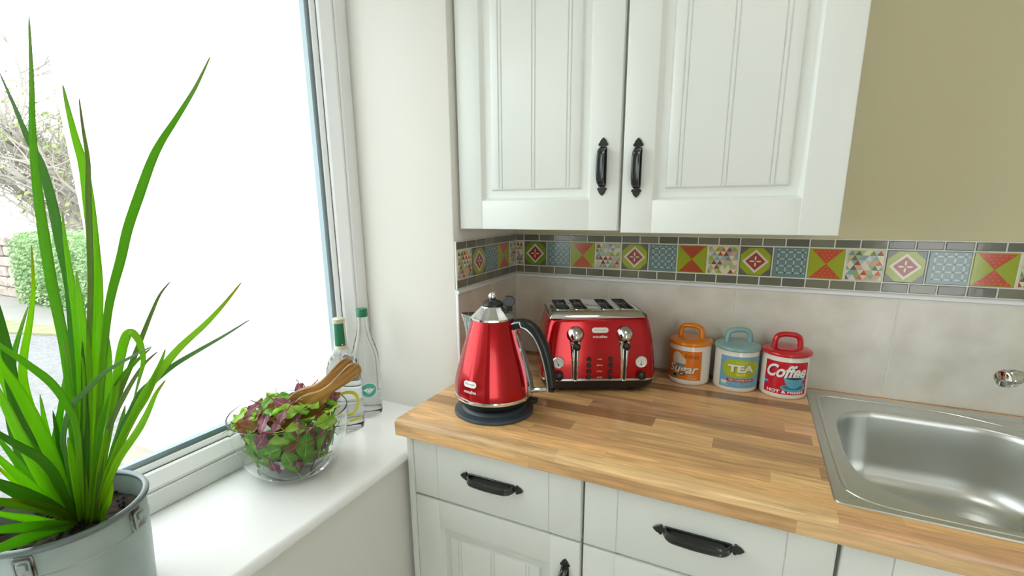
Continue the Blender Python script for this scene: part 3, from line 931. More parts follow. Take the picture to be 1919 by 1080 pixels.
# kettle --------------------------------------------------------------
KETTLE_PROF = [(0.0915, 0.0525), (0.0918, 0.060), (0.0905, 0.075), (0.0875, 0.092), (0.0825, 0.112), (0.0760, 0.135), (0.0690, 0.158), (0.0620, 0.180), (0.0555, 0.201), (0.0505, 0.216), (0.0485, 0.2225)]
def krad(z):
    p = KETTLE_PROF
    if z <= p[0][1]: return p[0][0]
    for (r0, z0), (r1, z1) in zip(p[:-1], p[1:]):
        if z <= z1: return r0 + (r1 - r0) * (z - z0) / (z1 - z0)
    return p[-1][0]
ket = thing('kettle', 'glossy red cone-shaped electric kettle with chrome lid on a dark round base', 'kettle', (0.165, -0.4703, 0.9002), R(5))
bm = bmesh.new()
lathe(bm, [(0.090, 0), (0.0935, 0.002), (0.0935, 0.0055), (0.0920, 0.0085), (0.0760, 0.0120), (0.0720, 0.0175), (0.0700, 0.0185)], 64)
obj('power_base', bm, M_slate, ket)
bm = bmesh.new()
lathe(bm, [(0.055, 0.0187), (0.064, 0.0195), (0.0755, 0.0260), (0.0850, 0.0350), (0.0905, 0.0430)], 70)
obj('lower_shell', bm, M_black, ket)
bm = bmesh.new()
lathe(bm, [(0.0900, 0.0431), (0.0925, 0.0440), (0.0935, 0.0475), (0.0928, 0.0515), (0.0905, 0.0524)], 70)
obj('chrome_ring', bm, M_chrome, ket)
bm = bmesh.new()
lathe(bm, KETTLE_PROF, 14 * 6, facets=14, amount=0.75)
obj('body', bm, M_red, ket, smooth=40)
bm = bmesh.new()
lathe(bm, [(0.0480, 0.2226), (0.0502, 0.2232), (0.0502, 0.2275), (0.0480, 0.2290), (0.0265, 0.2500), (0.0255, 0.2520)], 14 * 4, facets=14, amount=0.9)
lid = obj('lid', bm, M_chrome, ket, smooth=12)
bm = bmesh.new()
lathe(bm, [(0.0245, 0.2521), (0.0250, 0.2545), (0.0205, 0.2605), (0.0125, 0.2640), (0.0090, 0.2660)], 40)
obj('knob_collar', bm, M_black, ket)
bm = bmesh.new()
lathe(bm, [(0.0098 * math.sin(R(a)), 0.2730 - 0.0098 * math.cos(R(a))) for a in (25, 45, 65, 80, 95, 110, 125, 140, 155, 170)], 28)
obj('knob', bm, M_chrome, ket)
bm = bmesh.new()   # rounded thumb tab behind the knob
tabo = [(0.0135 * math.cos(R(a)), 0.0125 * math.sin(R(a))) for a in range(0, 360, 18)]
Mt = Matrix.Translation((0.036, 0.010, 0.262)) @ Matrix.Rotation(R(22), 4, 'Z')
prism(bm, tabo, 0.004, -0.004, Mt, bev=0.0015)
box(bm, 0.031, 0.043, 0.0062, 0.0138, 0.2395, 0.2515, 0.001)
obj('lid_tab', bm, M_black, ket)
# spout (a V-shaped chrome lip at -x)
bm = bmesh.new()
rings = []
for z, ro_, hw in ((0.165, 0.0680, 0.004), (0.185, 0.0700, 0.010), (0.205, 0.0730, 0.016), (0.226, 0.0800, 0.022), (0.229, 0.0815, 0.0235)):
    rb = krad(z) - 0.004
    rings.append([Vector((-rb, hw, z)), Vector((-(rb + (ro_ - rb) * 0.75), hw * 0.42, z)), Vector((-ro_, 0, z)), Vector((-(rb + (ro_ - rb) * 0.75), -hw * 0.42, z)), Vector((-rb, -hw, z))])
ring_loft(bm, rings)
obj('spout', bm, M_chrome, ket, smooth=25)
# handle: black bow with a chrome line along each flank
hp = smooth_path([(0.044, 0, 0.205), (0.060, 0, 0.2140), (0.083, 0, 0.2130), (0.106, 0, 0.1940), (0.123, 0, 0.1600), (0.134, 0, 0.1180), (0.1395, 0, 0.0800), (0.1390, 0, 0.0660)], 5)
n = len(hp)
bm = bmesh.new()
sweep(bm, hp, rrect(0.026, 0.021, 0.0085, 4), (0, 0, 1), [0.92 + 0.2 * math.sin(PI * i / (n - 1)) for i in range(n)])
hd = obj('handle', bm, M_black, ket)
bm = bmesh.new()
for s in (-1, 1):
    pts = []
    for i in range(1, n):
        t = (hp[min(i + 1, n - 1)] - hp[i - 1]).normalized()
        inward = Vector((-t.z, 0, t.x)) * (1 if (-t.z) < 0 else -1)
        sc = 0.92 + 0.2 * math.sin(PI * i / (n - 1))
        pts.append(hp[i] + Vector((0, s * 0.0125 * sc, 0)) + inward * 0.0050 * sc)
    sweep(bm, pts, circ(0.0021, 6), (0, 1, 0))
obj('inlay', bm, M_chrome, hd)
bm = bmesh.new()
sweep(bm, [(0.088, 0, 0.060), (0.110, 0, 0.064), (0.138, 0, 0.068)], circ(0.0062, 10), (0, 1, 0))
obj('lower_joint', bm, M_chrome, ket)
# water gauge under the handle
def gauge(hw, z0, z1, lift, nz=12):
    bm = bmesh.new(); rows = []
    for i in range(nz + 1):
        z = z0 + (z1 - z0) * i / nz; r = krad(z) * 0.985 + lift
        w = hw * (0.72 + 0.28 * (1 - i / nz))
        rows.append([Vector((r * math.cos(w * t / r), r * math.sin(w * t / r), z)) for t in (-1, -0.5, 0, 0.5, 1)])
    inner = [[Vector((p.x * 0.9, p.y * 0.9, p.z)) for p in row] for row in rows]
    ring_loft(bm, [a + list(reversed(b)) for a, b in zip(rows, inner)])
    return bm
gf = obj('gauge_frame', gauge(0.0190, 0.0535, 0.2020, 0.0035), M_chrome, ket)
obj('water_window', gauge(0.0105, 0.062, 0.190, 0.0050), M_gauge, gf)
# switch under the handle
bm = bmesh.new(); box(bm, 0.084, 0.1060, -0.010, 0.010, 0.0300, 0.0420, 0.003)
obj('switch', bm, M_black, ket)
fn = wrap(lambda z: krad(z) * 0.994, R(-104), 0.0900)
bm = bmesh.new()
stick(bm, shape(rrect(0.034, 0.0135, 0.0062)), fn, 0.0016, 0)
stick(bm, text_fit('DeLonghi', 0.024, 0.0050), fn, 0.0019, 1)
fn = wrap(lambda z: krad(z) * 0.994, R(-103), 0.0735)
stick(bm, text_fit('micalite', 0.033, 0.0068, 0.0016), fn, 0.0016, 2)
for f in bm.faces: f.smooth = True
obj('badge', bm, [M_badge, M_grey, M_white], ket, smooth=60)

# toaster -------------------------------------------------------------
toa = thing('toaster', 'red four-slot toaster with chrome top and two chrome levers', 'toaster', (0.3145, -0.1762, 0.9002), R(26.5))
def trr(hw, hd, r, z, n=5):
    return [Vector((x, y, z)) for x, y in rrect(2 * hw, 2 * hd, r, n)]
bm = bmesh.new()
ring_loft(bm, [trr(0.118, 0.080, 0.03, 0.006), trr(0.136, 0.097, 0.034, 0.010), trr(0.1440, 0.1035, 0.036, 0.022), trr(0.1465, 0.1055, 0.036, 0.0335)])
for sx in (-1, 1):
    for sy in (-1, 1):
        lathe(bm, [(0.016, 0), (0.017, 0.002), (0.017, 0.0065)], 16, (sx * 0.09, sy * 0.062, 0))
obj('plinth', bm, M_black, toa)
bm = bmesh.new()
ring_loft(bm, [trr(0.1460, 0.1050, 0.036, 0.0336), trr(0.1482, 0.1070, 0.036, 0.0350), trr(0.1482, 0.1070, 0.036, 0.0400), trr(0.1460, 0.1050, 0.036, 0.0414)])
obj('chrome_band', bm, M_chrome, toa)
TB = [(0.0415, 0.1465, 0.1055), (0.0600, 0.1460, 0.1052), (0.0900, 0.1435, 0.1040), (0.1200, 0.1400, 0.1020), (0.1500, 0.1355, 0.0990), (0.1750, 0.1305, 0.0965), (0.1860, 0.1275, 0.0950), (0.1920, 0.1250, 0.0930), (0.1955, 0.1215, 0.0900), (0.1965, 0.1160, 0.0850)]
def tyf(z):
    for (z0, a, h0), (z1, b, h1) in zip(TB[:-1], TB[1:]):
        if z <= z1: return -(h0 + (h1 - h0) * (z - z0) / (z1 - z0))
    return -TB[-1][2]
bm = bmesh.new()
ring_loft(bm, [trr(hw, hd, 0.030, z) for z, hw, hd in TB])
obj('body', bm, M_red, toa, smooth=40)
# chrome crown with four open slots
SL = [(-0.0890, 0.037), (-0.0425, 0.034), (0.0270, 0.034), (0.0765, 0.037)]
bm = bmesh.new()
prof = [(-0.0935, 0.1950), (-0.0915, 0.1985), (-0.0850, 0.2080), (-0.0800, 0.2100)]
XA = 0.1120
def crown_ring(ix, iy, z):
    return [bm.verts.new(p + Vector((-0.007, 0, 0))) for p in trr(XA - ix, 0.0935 - iy, 0.006, z, 3)]
rr_ = [crown_ring(-0.008, 0, 0.1950), crown_ring(-0.006, 0.0015, 0.1985), crown_ring(0.0, 0.0085, 0.2080), crown_ring(0.004, 0.0135, 0.2100)]
for a, b in zip(rr_[:-1], rr_[1:]):
    for i in range(len(a)):
        j = (i + 1) % len(a); bm.faces.new((a[i], a[j], b[j], b[i]))
top = rr_[-1]
ed = [bm.edges.get((top[i], top[(i + 1) % len(top)])) for i in range(len(top))]
holes = []
for x, w in SL:
    hl = [bm.verts.new((px, py, 0.2100)) for px, py in rrect(w, 0.142, 0.014, 4, x, 0.006)]
    ed += [bm.edges.new((hl[i], hl[(i + 1) % len(hl)])) for i in range(len(hl))]
    holes.append(hl)
bmesh.ops.triangle_fill(bm, edges=ed, use_beauty=True, normal=(0, 0, 1))
for hl in holes:
    lo = [bm.verts.new((v.co.x, v.co.y, 0.199)) for v in hl]
    for i in range(len(hl)):
        j = (i + 1) % len(hl); bm.faces.new((hl[i], hl[j], lo[j], lo[i]))
for (x, w) in SL:
    rim = [Vector((px, py, 0.2103)) for px, py in rrect(w + 0.001, 0.143, 0.0145, 5, x, 0.006)]
    sweep(bm, rim, circ(0.0016, 6), closed=True)
obj('crown', bm, M_chrome, toa, smooth=30)
bm = bmesh.new()
for x, w in SL:
    ring_loft(bm, [[Vector((px, py, z)) for px, py in rrect(w - 0.0004, 0.1415, 0.014, 4, x, 0.006)] for z in (0.1968, 0.1990)])
    for k in range(5):
        y = -0.045 + k * 0.025
        sweep(bm, [(x - w * 0.32, y, 0.2005), (x + w * 0.32, y, 0.2005)], circ(0.0010, 5), mi=1)
    for s in (-1, 1):
        sweep(bm, [(x + s * w * 0.32, -0.05, 0.2008), (x + s * w * 0.32, 0.062, 0.2008)], circ(0.0010, 5), mi=1)
obj('bread_slots', bm, [M_dark, M_grey], toa, smooth=30)
for s in (-1, 1):
    bm = bmesh.new()
    prof = [(-0.088, 0.1955), (-0.080, 0.2050), (-0.06, 0.2068), (0.06, 0.2068), (0.080, 0.2050), (0.088, 0.1955)]
    low = [(-0.078, 0.1962), (-0.070, 0.1972), (-0.05, 0.1976), (0.05, 0.1976), (0.070, 0.1972), (0.078, 0.1962)]
    ring_loft(bm, [[Vector((s * 0.1120 - 0.007, y, z)) for y, z in prof], [Vector((s * 0.1240 - 0.002, y, z)) for y, z in low]])
    obj('end_cap', bm, M_black, toa, smooth=30)
for s in (-1, 1):
    x = s * 0.0615
    bm = bmesh.new()
    # chrome hood above the lever, tapering down the slot
    rings = []
    for z, hw, dp in ((0.0375, 0.0070, 0.0012), (0.060, 0.0078, 0.0016), (0.095, 0.0100, 0.0024), (0.125, 0.0130, 0.0036), (0.1400, 0.0155, 0.0050)):
        y = tyf(z)
        rings.append([Vector((x - hw, y + 0.0005, z)), Vector((x - hw * 0.72, y - dp, z)), Vector((x, y - dp * 1.2, z)), Vector((x + hw * 0.72, y - dp, z)), Vector((x + hw, y + 0.0005, z))])
    ring_loft(bm, rings)
    Mh = Matrix.Translation((x, tyf(0.155) + 0.002, 0.1540)) @ Vector((0, -1, -0.25)).normalized().to_track_quat('Z', 'Y').to_matrix().to_4x4()
    lathe(bm, [(0.0225, 0.0), (0.0220, 0.003), (0.0180, 0.012), (0.0110, 0.0215), (0.0045, 0.0260)], 32, M=Mh)
    lv = obj('lever', bm, M_chrome, toa, smooth=45)
    bm = bmesh.new()
    ys = tyf(0.08)
    box(bm, x - 0.0055, x - 0.0028, ys - 0.0062, ys - 0.0005, 0.0365, 0.128, 0.0008)
    box(bm, x + 0.0028, x + 0.0055, ys - 0.0062, ys - 0.0005, 0.0365, 0.128, 0.0008)
    box(bm, x - 0.0055, x + 0.0055, ys - 0.0064, ys - 0.0005, 0.0345, 0.0385, 0.0008)
    obj('slot_rail', bm, M_chrome, lv)
    bm = bmesh.new()
    box(bm, x - 0.0027, x + 0.0027, ys - 0.0046, ys - 0.0008, 0.0386, 0.128)
    obj('slot', bm, M_dark, lv, smooth=0)
    bm = bmesh.new()
    Mk = Matrix.Translation((x + 0.001, tyf(0.13) - 0.005, 0.1300)) @ Vector((0.0, -1, -0.15)).normalized().to_track_quat('Z', 'Y').to_matrix().to_4x4()
    lathe(bm, [(0.0060, 0.0), (0.0070, 0.004), (0.0092, 0.010), (0.0096, 0.015), (0.0078, 0.0195), (0.0035, 0.0215)], 20, M=Mk)
    obj('lever_knob', bm, M_black, lv)
    # browning dial
    xd = s * 0.1040
    Md = Matrix.Translation((xd, tyf(0.084) - 0.0002, 0.0840)) @ Matrix.Rotation(PI / 2, 4, 'X')
    bm = bmesh.new()
    lathe(bm, [(0.0150, -0.001), (0.0155, 0.0015), (0.0145, 0.0030), (0.0132, 0.0024)], 36, M=Md)
    dl = obj('dial', bm, M_chrome, toa)
    bm = bmesh.new()
    lathe(bm, [(0.0134, 0.0005), (0.0134, 0.0026)], 36, M=Md)
    append_bm(bm, shape([(-0.0006, -0.006), (0.0006, -0.006), (0.0004 - 0.003 * (1 - s) , 0.0068), (-0.0004 - 0.003 * (1 - s), 0.0068)]), Md @ Matrix.Translation((0, 0, 0.0029)), None, 1)
    append_bm(bm, shape(ellipse(0.0020, 0.0020, 0, -0.006, 12)), Md @ Matrix.Translation((0, 0, 0.0030)), None, 1)
    for k in range(9):
        a = R(20 + k * 17.5)
        t = Matrix.Rotation(a - PI / 2, 4, 'Z')
        append_bm(bm, shape([(-0.0003, 0.0090), (0.0003, 0.0090), (0.0003, 0.0112), (-0.0003, 0.0112)]), Md @ Matrix.Translation((0, -0.001, 0.0029)) @ t, None, 1)
    obj('dial_face', bm, [M_white, M_dark], dl, smooth=0)
    bm = bmesh.new()
    Mn = Matrix.Translation((xd + 0.001, tyf(0.048) + 0.0005, 0.0500)) @ Matrix.Rotation(PI / 2, 4, 'X')
    lathe(bm, [(0.0100, 0.0), (0.0112, 0.003), (0.0116, 0.010), (0.0100, 0.0145), (0.0060, 0.0165)], 28, M=Mn)
    obj('browning_knob', bm, M_black, toa)
for i, wd in enumerate(('bagel', 'defrost', 'reheat', 'cancel')):
    z = 0.0915 - i * 0.0157
    for xb in (-0.0270, 0.0270):
        bm = bmesh.new()
        Mb = Matrix.Translation((xb, tyf(z) + 0.0005, z)) @ Matrix.Rotation(PI / 2, 4, 'X')
        lathe(bm, [(0.0060, 0.0), (0.0060, 0.0030), (0.0048, 0.0042), (0.0040, 0.0036)], 20, M=Mb)
        obj('button', bm, M_black, toa)
bm = bmesh.new()
for i, (wd, ww) in enumerate((('bagel', 0.011), ('defrost', 0.0150), ('reheat', 0.0140), ('cancel', 0.0130))):
    z = 0.0915 - i * 0.0157
    t = solid(text_fit(wd, ww, 0.0036, 0.001), 0.0002)
    append_bm(bm, t, Matrix.Translation((0, tyf(z) - 0.0004, z)) @ Matrix.Rotation(PI / 2, 4, 'X'))
obj('button_lettering', bm, M_white, toa, smooth=0)
bm = bmesh.new()
t = solid(text_fit('micalite', 0.036, 0.0066, 0.0016), 0.0003)
append_bm(bm, t, Matrix.Translation((0, tyf(0.149) - 0.0006, 0.1490)) @ Matrix.Rotation(R(87), 4, 'X'))
obj('brand_lettering', bm, M_white, toa, smooth=0)
bm = bmesh.new()
Mb = Matrix.Translation((0.0, tyf(0.1650) + 0.0008, 0.1650)) @ Matrix.Rotation(R(-6), 4, 'X')
prism(bm, rrect(0.041, 0.0135, 0.0064), 0.0, -0.0026, Mb, bev=0.0008)
append_bm(bm, solid(text_fit('DeLonghi', 0.028, 0.0050), 0.0002), Mb @ Matrix.Translation((0, -0.0027, 0)) @ Matrix.Rotation(PI / 2, 4, 'X'), None, 1)
obj('badge', bm, [M_badge, M_grey], toa, smooth=25)

# storage canisters ----------------------------------------------------
M_ceramic = mat('white glazed ceramic', (240, 237, 228), 0.14, 0, 0.3)
CR = 0.0525
def printed(c): return mat('print ' + str(c), c, 0.25)
def cup(cx, cy, s):
    body = [(cx - 0.013 * s, cy + 0.008 * s), (cx + 0.013 * s, cy + 0.008 * s), (cx + 0.0115 * s, cy - 0.002 * s), (cx + 0.007 * s, cy - 0.009 * s), (cx - 0.006 * s, cy - 0.009 * s), (cx - 0.011 * s, cy - 0.002 * s)]
    return body
def canister(name, label, loc, ang, lidcol, build, lid_ang):
    t = thing(name, label, 'canister', loc, 0, 'kitchen storage canisters')
    bm = bmesh.new()
    lathe(bm, [(0.0465, 0), (0.0500, 0.0012), (0.0522, 0.0045), (CR, 0.0100), (CR, 0.1010), (0.0518, 0.1050), (0.0500, 0.1064)], 72)
    obj('jar', bm, M_ceramic, t)
    lm = mat(name + ' lid glaze', lidcol, 0.14, 0, 0.4)
    bm = bmesh.new()
    lathe(bm, [(0.0515, 0.1066), (0.0548, 0.1070), (0.0562, 0.1085), (0.0566, 0.1110), (0.0562, 0.1135), (0.0550, 0.1155), (0.0525, 0.1172), (0.0490, 0.1186), (0.0330, 0.1215), (0.0100, 0.1228)], 64)
    ld = obj('lid', bm, lm, t, smooth=60)
    bm = bmesh.new()
    pth = [Vector((x * math.cos(lid_ang), x * math.sin(lid_ang), z)) for x, z in ((-0.0285, 0.117), (-0.0280, 0.132), (-0.0245, 0.1450), (-0.0150, 0.1510), (0, 0.1525), (0.0150, 0.1510), (0.0245, 0.1450), (0.0280, 0.132), (0.0285, 0.117))]
    sweep(bm, smooth_path(pth, 4), circ(0.0066, 12, 0.0085), (math.sin(lid_ang), -math.cos(lid_ang), 0.0))
    obj('handle', bm, lm, ld)
    bm = bmesh.new(); mats = []
    def add(src, col, lift, step=0.006):
        if col not in [c for c, _ in mats]: mats.append((col, printed(col)))
        stick(bm, src, wrap(CR, ang, 0.0, 0), lift, [c for c, _ in mats].index(col), step)
    build(add)
    for f in bm.faces: f.smooth = True
    obj('printed_label', bm, [m for c, m in mats], t, smooth=60)
    return t
def rect(x0, x1, y0, y1): return shape([(x0, y0), (x1, y0), (x1, y1), (x0, y1)])
def text_at(s, x, y, w, h, bold=0.0, shear=0.0):
    b = text_fit(s, w, h, bold, shear)
    for v in b.verts: v.co.x += x; v.co.y += y
    return b
W_ = 0.107
def sugar_art(add):
    og = (232, 122, 24); gy = (100, 96, 90); wh = (238, 234, 222)
    add(rect(-0.052, 0.052, 0.0145, 0.0935), og, 0.0002)
    add(shape([(-0.052, 0.0935), (-0.052, 0.0145), (-0.016, 0.0145), (-0.030, 0.040)]), (206, 104, 26), 0.0003)
    add(text_at('Refined', 0.026, 0.0800, 0.036, 0.0120, 0.0, 0.3), (112, 52, 20), 0.0004)
    add(shape(ellipse(0.0155, 0.0190, -0.012, 0.0700)), (222, 208, 188), 0.0004)
    add(shape(ellipse(0.0115, 0.0140, 0.0005, 0.0640)), (222, 208, 188), 0.00045)
    add(shape([(-0.022, 0.0585), (0.011, 0.0585), (0.008, 0.046), (-0.002, 0.040), (-0.014, 0.042)]), (126, 140, 136), 0.0006)
    add(text_at('Sugar', 0.0062, 0.0405, 0.080, 0.0310, 0.0035, 0.3), gy, 0.0007)
    add(text_at('Sugar', 0.0050, 0.0415, 0.080, 0.0305, 0.0024, 0.3), wh, 0.0009)
    add(shape(ellipse(0.0090, 0.0065, -0.016, 0.0235)), (92, 132, 140), 0.0010)
    add(shape(ellipse(0.0060, 0.0030, -0.016, 0.0255)), (40, 50, 56), 0.0011)
    add(text_at('JAR &', 0.028, 0.0265, 0.016, 0.0046, 0.001), (246, 214, 150), 0.0005)
    add(text_at('SPOON', 0.028, 0.0195, 0.026, 0.0052, 0.001), (246, 214, 150), 0.0005)
def tea_art(add):
    bl = (120, 176, 204); li = (176, 190, 36); wh = (242, 240, 226); rd = (196, 48, 58)
    add(rect(-0.052, 0.052, 0.0120, 0.0940), bl, 0.0002)
    pts = []
    for i in range(48):
        a = 2 * PI * i / 48; cx, sy = math.cos(a), math.sin(a)
        pts.append((0.0455 * math.copysign(abs(cx) ** 0.62, cx), 0.0625 + 0.0240 * math.copysign(abs(sy) ** 0.8, sy)))
    add(shape(pts), li, 0.0004, 0.004)
    add(text_at('Premium', 0, 0.0792, 0.026, 0.0045), (226, 230, 130), 0.0006)
    add(text_at('TEA', 0.0012, 0.0622, 0.064, 0.0190, 0.006), (96, 92, 66), 0.0006)
    add(text_at('TEA', 0, 0.0632, 0.064, 0.0190, 0.0045), wh, 0.0008)
    for x in (-0.0245, -0.003, 0.024):
        pass
    add(text_at('SHOP', 0, 0.0478, 0.022, 0.0072, 0.003), (244, 224, 96), 0.0006)
    add(shape([(-0.036, 0.0365), (0.036, 0.0365), (0.032, 0.0325), (0.036, 0.0285), (-0.036, 0.0285), (-0.032, 0.0325)]), rd, 0.0005)
    add(text_at('TEA COFFEE SHOP', 0, 0.0326, 0.056, 0.0042, 0.001), wh, 0.0007)
    add(text_at('EST. 1954', 0.004, 0.0235, 0.044, 0.0042), (170, 204, 220), 0.0005)
    add(shape(cup(-0.040, 0.0235, 0.62)), (222, 236, 236), 0.0005)
    add(shape(ellipse(0.0125, 0.0028, -0.040, 0.0178)), (150, 196, 208), 0.0007)
def coffee_art(add):
    rd = (208, 22, 46); wh = (244, 240, 236); dk = (70, 26, 40); tq = (92, 172, 196); dt = (44, 112, 140)
    add(rect(-0.052, 0.052, 0.0125, 0.0945), rd, 0.0002)
    add(text_at('Coffee', 0.0015, 0.0700, 0.093, 0.0330, 0.0045, 0.35), dk, 0.0004)
    add(text_at('Coffee', 0.0, 0.0710, 0.093, 0.0330, 0.0032, 0.35), wh, 0.0006)
    add(shape(ellipse(0.0300, 0.0095, 0.018, 0.0300)), tq, 0.0007)
    add(shape(ellipse(0.0230, 0.0060, 0.017, 0.0320)), dt, 0.0008)
    add(shape([(-0.006, 0.0545), (0.040, 0.0545), (0.037, 0.044), (0.030, 0.034), (0.021, 0.0295), (0.012, 0.0295), (0.003, 0.034), (-0.003, 0.044)]), tq, 0.0009)
    add(band(ellipse(0.0085, 0.0085, 0.0425, 0.0455, 20), ellipse(0.0055, 0.0055, 0.0425, 0.0455, 20)), tq, 0.0008)
    add(shape(ellipse(0.0232, 0.0042, 0.017, 0.0545)), (150, 206, 220), 0.0010)
    add(shape(ellipse(0.0195, 0.0030, 0.017, 0.0542)), (38, 62, 74), 0.0011)
    add(shape([(-0.052, 0.0440), (-0.0445, 0.0440), (-0.0425, 0.0385), (-0.0365, 0.0360), (-0.052, 0.0340)]), (60, 120, 176), 0.0005)
    add(rect(-0.052, -0.041, 0.0392, 0.0410), wh, 0.0006)
    add(text_at('HOT & FRESH', 0.0, 0.0192, 0.084, 0.0082, 0.004), wh, 0.0006)
def to_cam(x, y): return math.atan2(-1.42827 - y, 0.67512 - x)
for nm, lb, x, off, lc, art in (('sugar_canister', 'white ceramic canister labelled Sugar with an orange lid', 0.5535, -22, (238, 138, 16), sugar_art),
                                ('tea_canister', 'white ceramic canister labelled TEA with a pale blue lid', 0.6680, 15, (142, 184, 184), tea_art),
                                ('coffee_canister', 'white ceramic canister labelled Coffee with a red lid', 0.7780, 8, (208, 30, 38), coffee_art)):
    y = -0.0655
    a = to_cam(x, y) + R(off)
    canister(nm, lb, (x, y, 0.9002), a, lc, art, a + PI / 2 + R(4))

# ------------------------------------------------------------------ on the window sill: bottles
SILL = 0.8052
M_bglass = real_glass('clear bottle glass', 1.36, (0.99, 0.998, 0.992))
M_green = mat('green bottle cap', (34, 120, 84), 0.4)
M_foil = mat('pale foil capsule', (214, 216, 190), 0.35, 0.2)
M_lemon = mat('lemon yellow print', (206, 208, 50), 0.5)
M_teal = mat('teal print', (66, 172, 152), 0.5)
b1 = thing('glass_bottle', 'clear glass bottle with green striped foil neck and yellow ring label', 'bottle', (-0.231, -0.549, SILL), R(-44), 'drink bottles in the window corner')
bm = bmesh.new()
lathe(bm, [(0.020, 0.003), (0.036, 0), (0.0415, 0.004), (0.0430, 0.016), (0.0430, 0.146), (0.0412, 0.166), (0.0345, 0.188), (0.0245, 0.205), (0.0170, 0.219), (0.0142, 0.240), (0.0132, 0.285), (0.0146, 0.287), (0.0146, 0.294), (0.0120, 0.296)], 48)
obj('bottle_glass', bm, M_bglass, b1, smooth=60)
bm = bmesh.new()
lathe(bm, [(0.0180, 0.2185), (0.0152, 0.240), (0.0142, 0.283), (0.0156, 0.286), (0.0156, 0.2955), (0.0130, 0.2975)], 36)
fo = obj('neck_foil', bm, M_foil, b1, smooth=40)
bm = bmesh.new()
stick(bm, rect(-0.0150, 0.0110, 0.0, 0.066), lambda p: Vector(((0.0166 - 0.0018 * p.y / 0.066 + p.z) * math.cos(p.x / 0.0155), (0.0166 - 0.0018 * p.y / 0.066 + p.z) * math.sin(p.x / 0.0155), 0.2215 + p.y)), 0.0004, 0, 0.003)
cut_y(bm, 0.01) if False else None
stick(bm, shape(ellipse(0.0016, 0.0016, 0.003, 0.010, 10)), lambda p: Vector(((0.0168 + p.z) * math.cos(p.x / 0.0155), (0.0168 + p.z) * math.sin(p.x / 0.0155), 0.2215 + p.y)), 0.0004, 1)
obj('green_stripe', bm, [M_green, M_white], fo, smooth=60)
bm = bmesh.new()
stick(bm, band(ellipse(0.033, 0.034, 0.004, 0, 40), ellipse(0.026, 0.027, 0.002, -0.001, 40)), wrap(0.0431, 0.0, 0.084), 0.0003, 0)
stick(bm, rect(-0.012, 0.026, -0.0032, 0.0032), wrap(0.0431, R(22), 0.036), 0.0003, 0)
for f in bm.faces: f.smooth = True
obj('ring_label', bm, M_lemon, b1, smooth=60)

b2 = thing('glass_bottle', 'clear glass bottle with green screw cap and round teal label', 'bottle', (-0.2435, -0.4525, SILL), R(-46.6), 'drink bottles in the window corner')
bm = bmesh.new()
lathe(bm, [(0.018, 0.003), (0.031, 0), (0.0355, 0.004), (0.0368, 0.014), (0.0368, 0.150), (0.0350, 0.174), (0.0285, 0.202), (0.0200, 0.230), (0.0148, 0.256), (0.0130, 0.282), (0.0130, 0.300)], 48)
obj('bottle_glass', bm, M_bglass, b2, smooth=60)
bm = bmesh.new()
lathe(bm, [(0.0150, 0.2800), (0.0152, 0.2990), (0.0143, 0.3010), (0.0136, 0.3015)], 24 * 2, facets=24, amount=1.0)
obj('screw_cap', bm, M_green, b2, smooth=30)
bm = bmesh.new()
w2 = wrap(0.0369, R(4), 0.0805)
stick(bm, shape(ellipse(0.0225, 0.0215)), w2, 0.0002, 1, 0.004)
stick(bm, shape(ellipse(0.0205, 0.0195)), w2, 0.0004, 0, 0.004)
blob = [(-0.022, 0.0035), (-0.013, 0.0045), (-0.008, 0.0095), (-0.001, 0.0075), (0.005, 0.0100), (0.009, 0.0060), (0.0145, 0.0040), (0.022, 0.0075), (0.0145, -0.0005), (0.010, -0.0055), (0.006, -0.0105), (-0.002, -0.0120), (-0.008, -0.0070), (-0.013, -0.0030)]
stick(bm, shape([(x * 0.78, y * 0.72) for x, y in blob]), w2, 0.0007, 1, 0.004)
for i in range(7):
    a = i * 0.9
    stick(bm, shape(ellipse(0.0016, 0.0008, 0.006 * math.cos(a) * 0.8, -0.001 + 0.005 * math.sin(a), 8)), w2, 0.0009, 2)
for f in bm.faces: f.smooth = True
obj('round_label', bm, [M_teal, M_white, M_grey], b2, smooth=60)

# ------------------------------------------------------------------ salad bowl, salad and servers
M_bowl = real_glass('bowl glass', 1.22, (0.99, 0.999, 0.994))
BX, BY = -0.195, -0.751
bowl = thing('salad_bowl', 'large clear glass bowl full of salad leaves on the window sill', 'bowl', (BX, BY, SILL))
OUT = [(0.050, 0.0), (0.064, 0.0012), (0.080, 0.010), (0.0940, 0.024), (0.1050, 0.043), (0.1130, 0.066), (0.1185, 0.092), (0.1215, 0.118), (0.1223, 0.1350), (0.1224, 0.1368)]
bm = bmesh.new()
INN = [(r - 0.0026, z) for r, z in OUT[2:]][::-1]
INN = [(0.1221, 0.1382), (0.1211, 0.1387), (0.1200, 0.1380), (0.1198, 0.1366), (0.1197, 0.1348)] + [(r, max(z, 0)) for r, z in INN[2:]] + [(0.066, 0.0150), (0.045, 0.0120), (0.004, 0.0112)]
lathe(bm, [(0.004, 0.0018), (0.046, 0.0018)] + OUT + INN, 72)
obj('bowl_glass', bm, M_bowl, bowl, smooth=60)
def bowl_r(z):
    p = OUT
    for (r0, z0), (r1, z1) in zip(p[:-1], p[1:]):
        if z <= z1: return r0 + (r1 - r0) * (z - z0) / (z1 - z0)
    return p[-1][0]

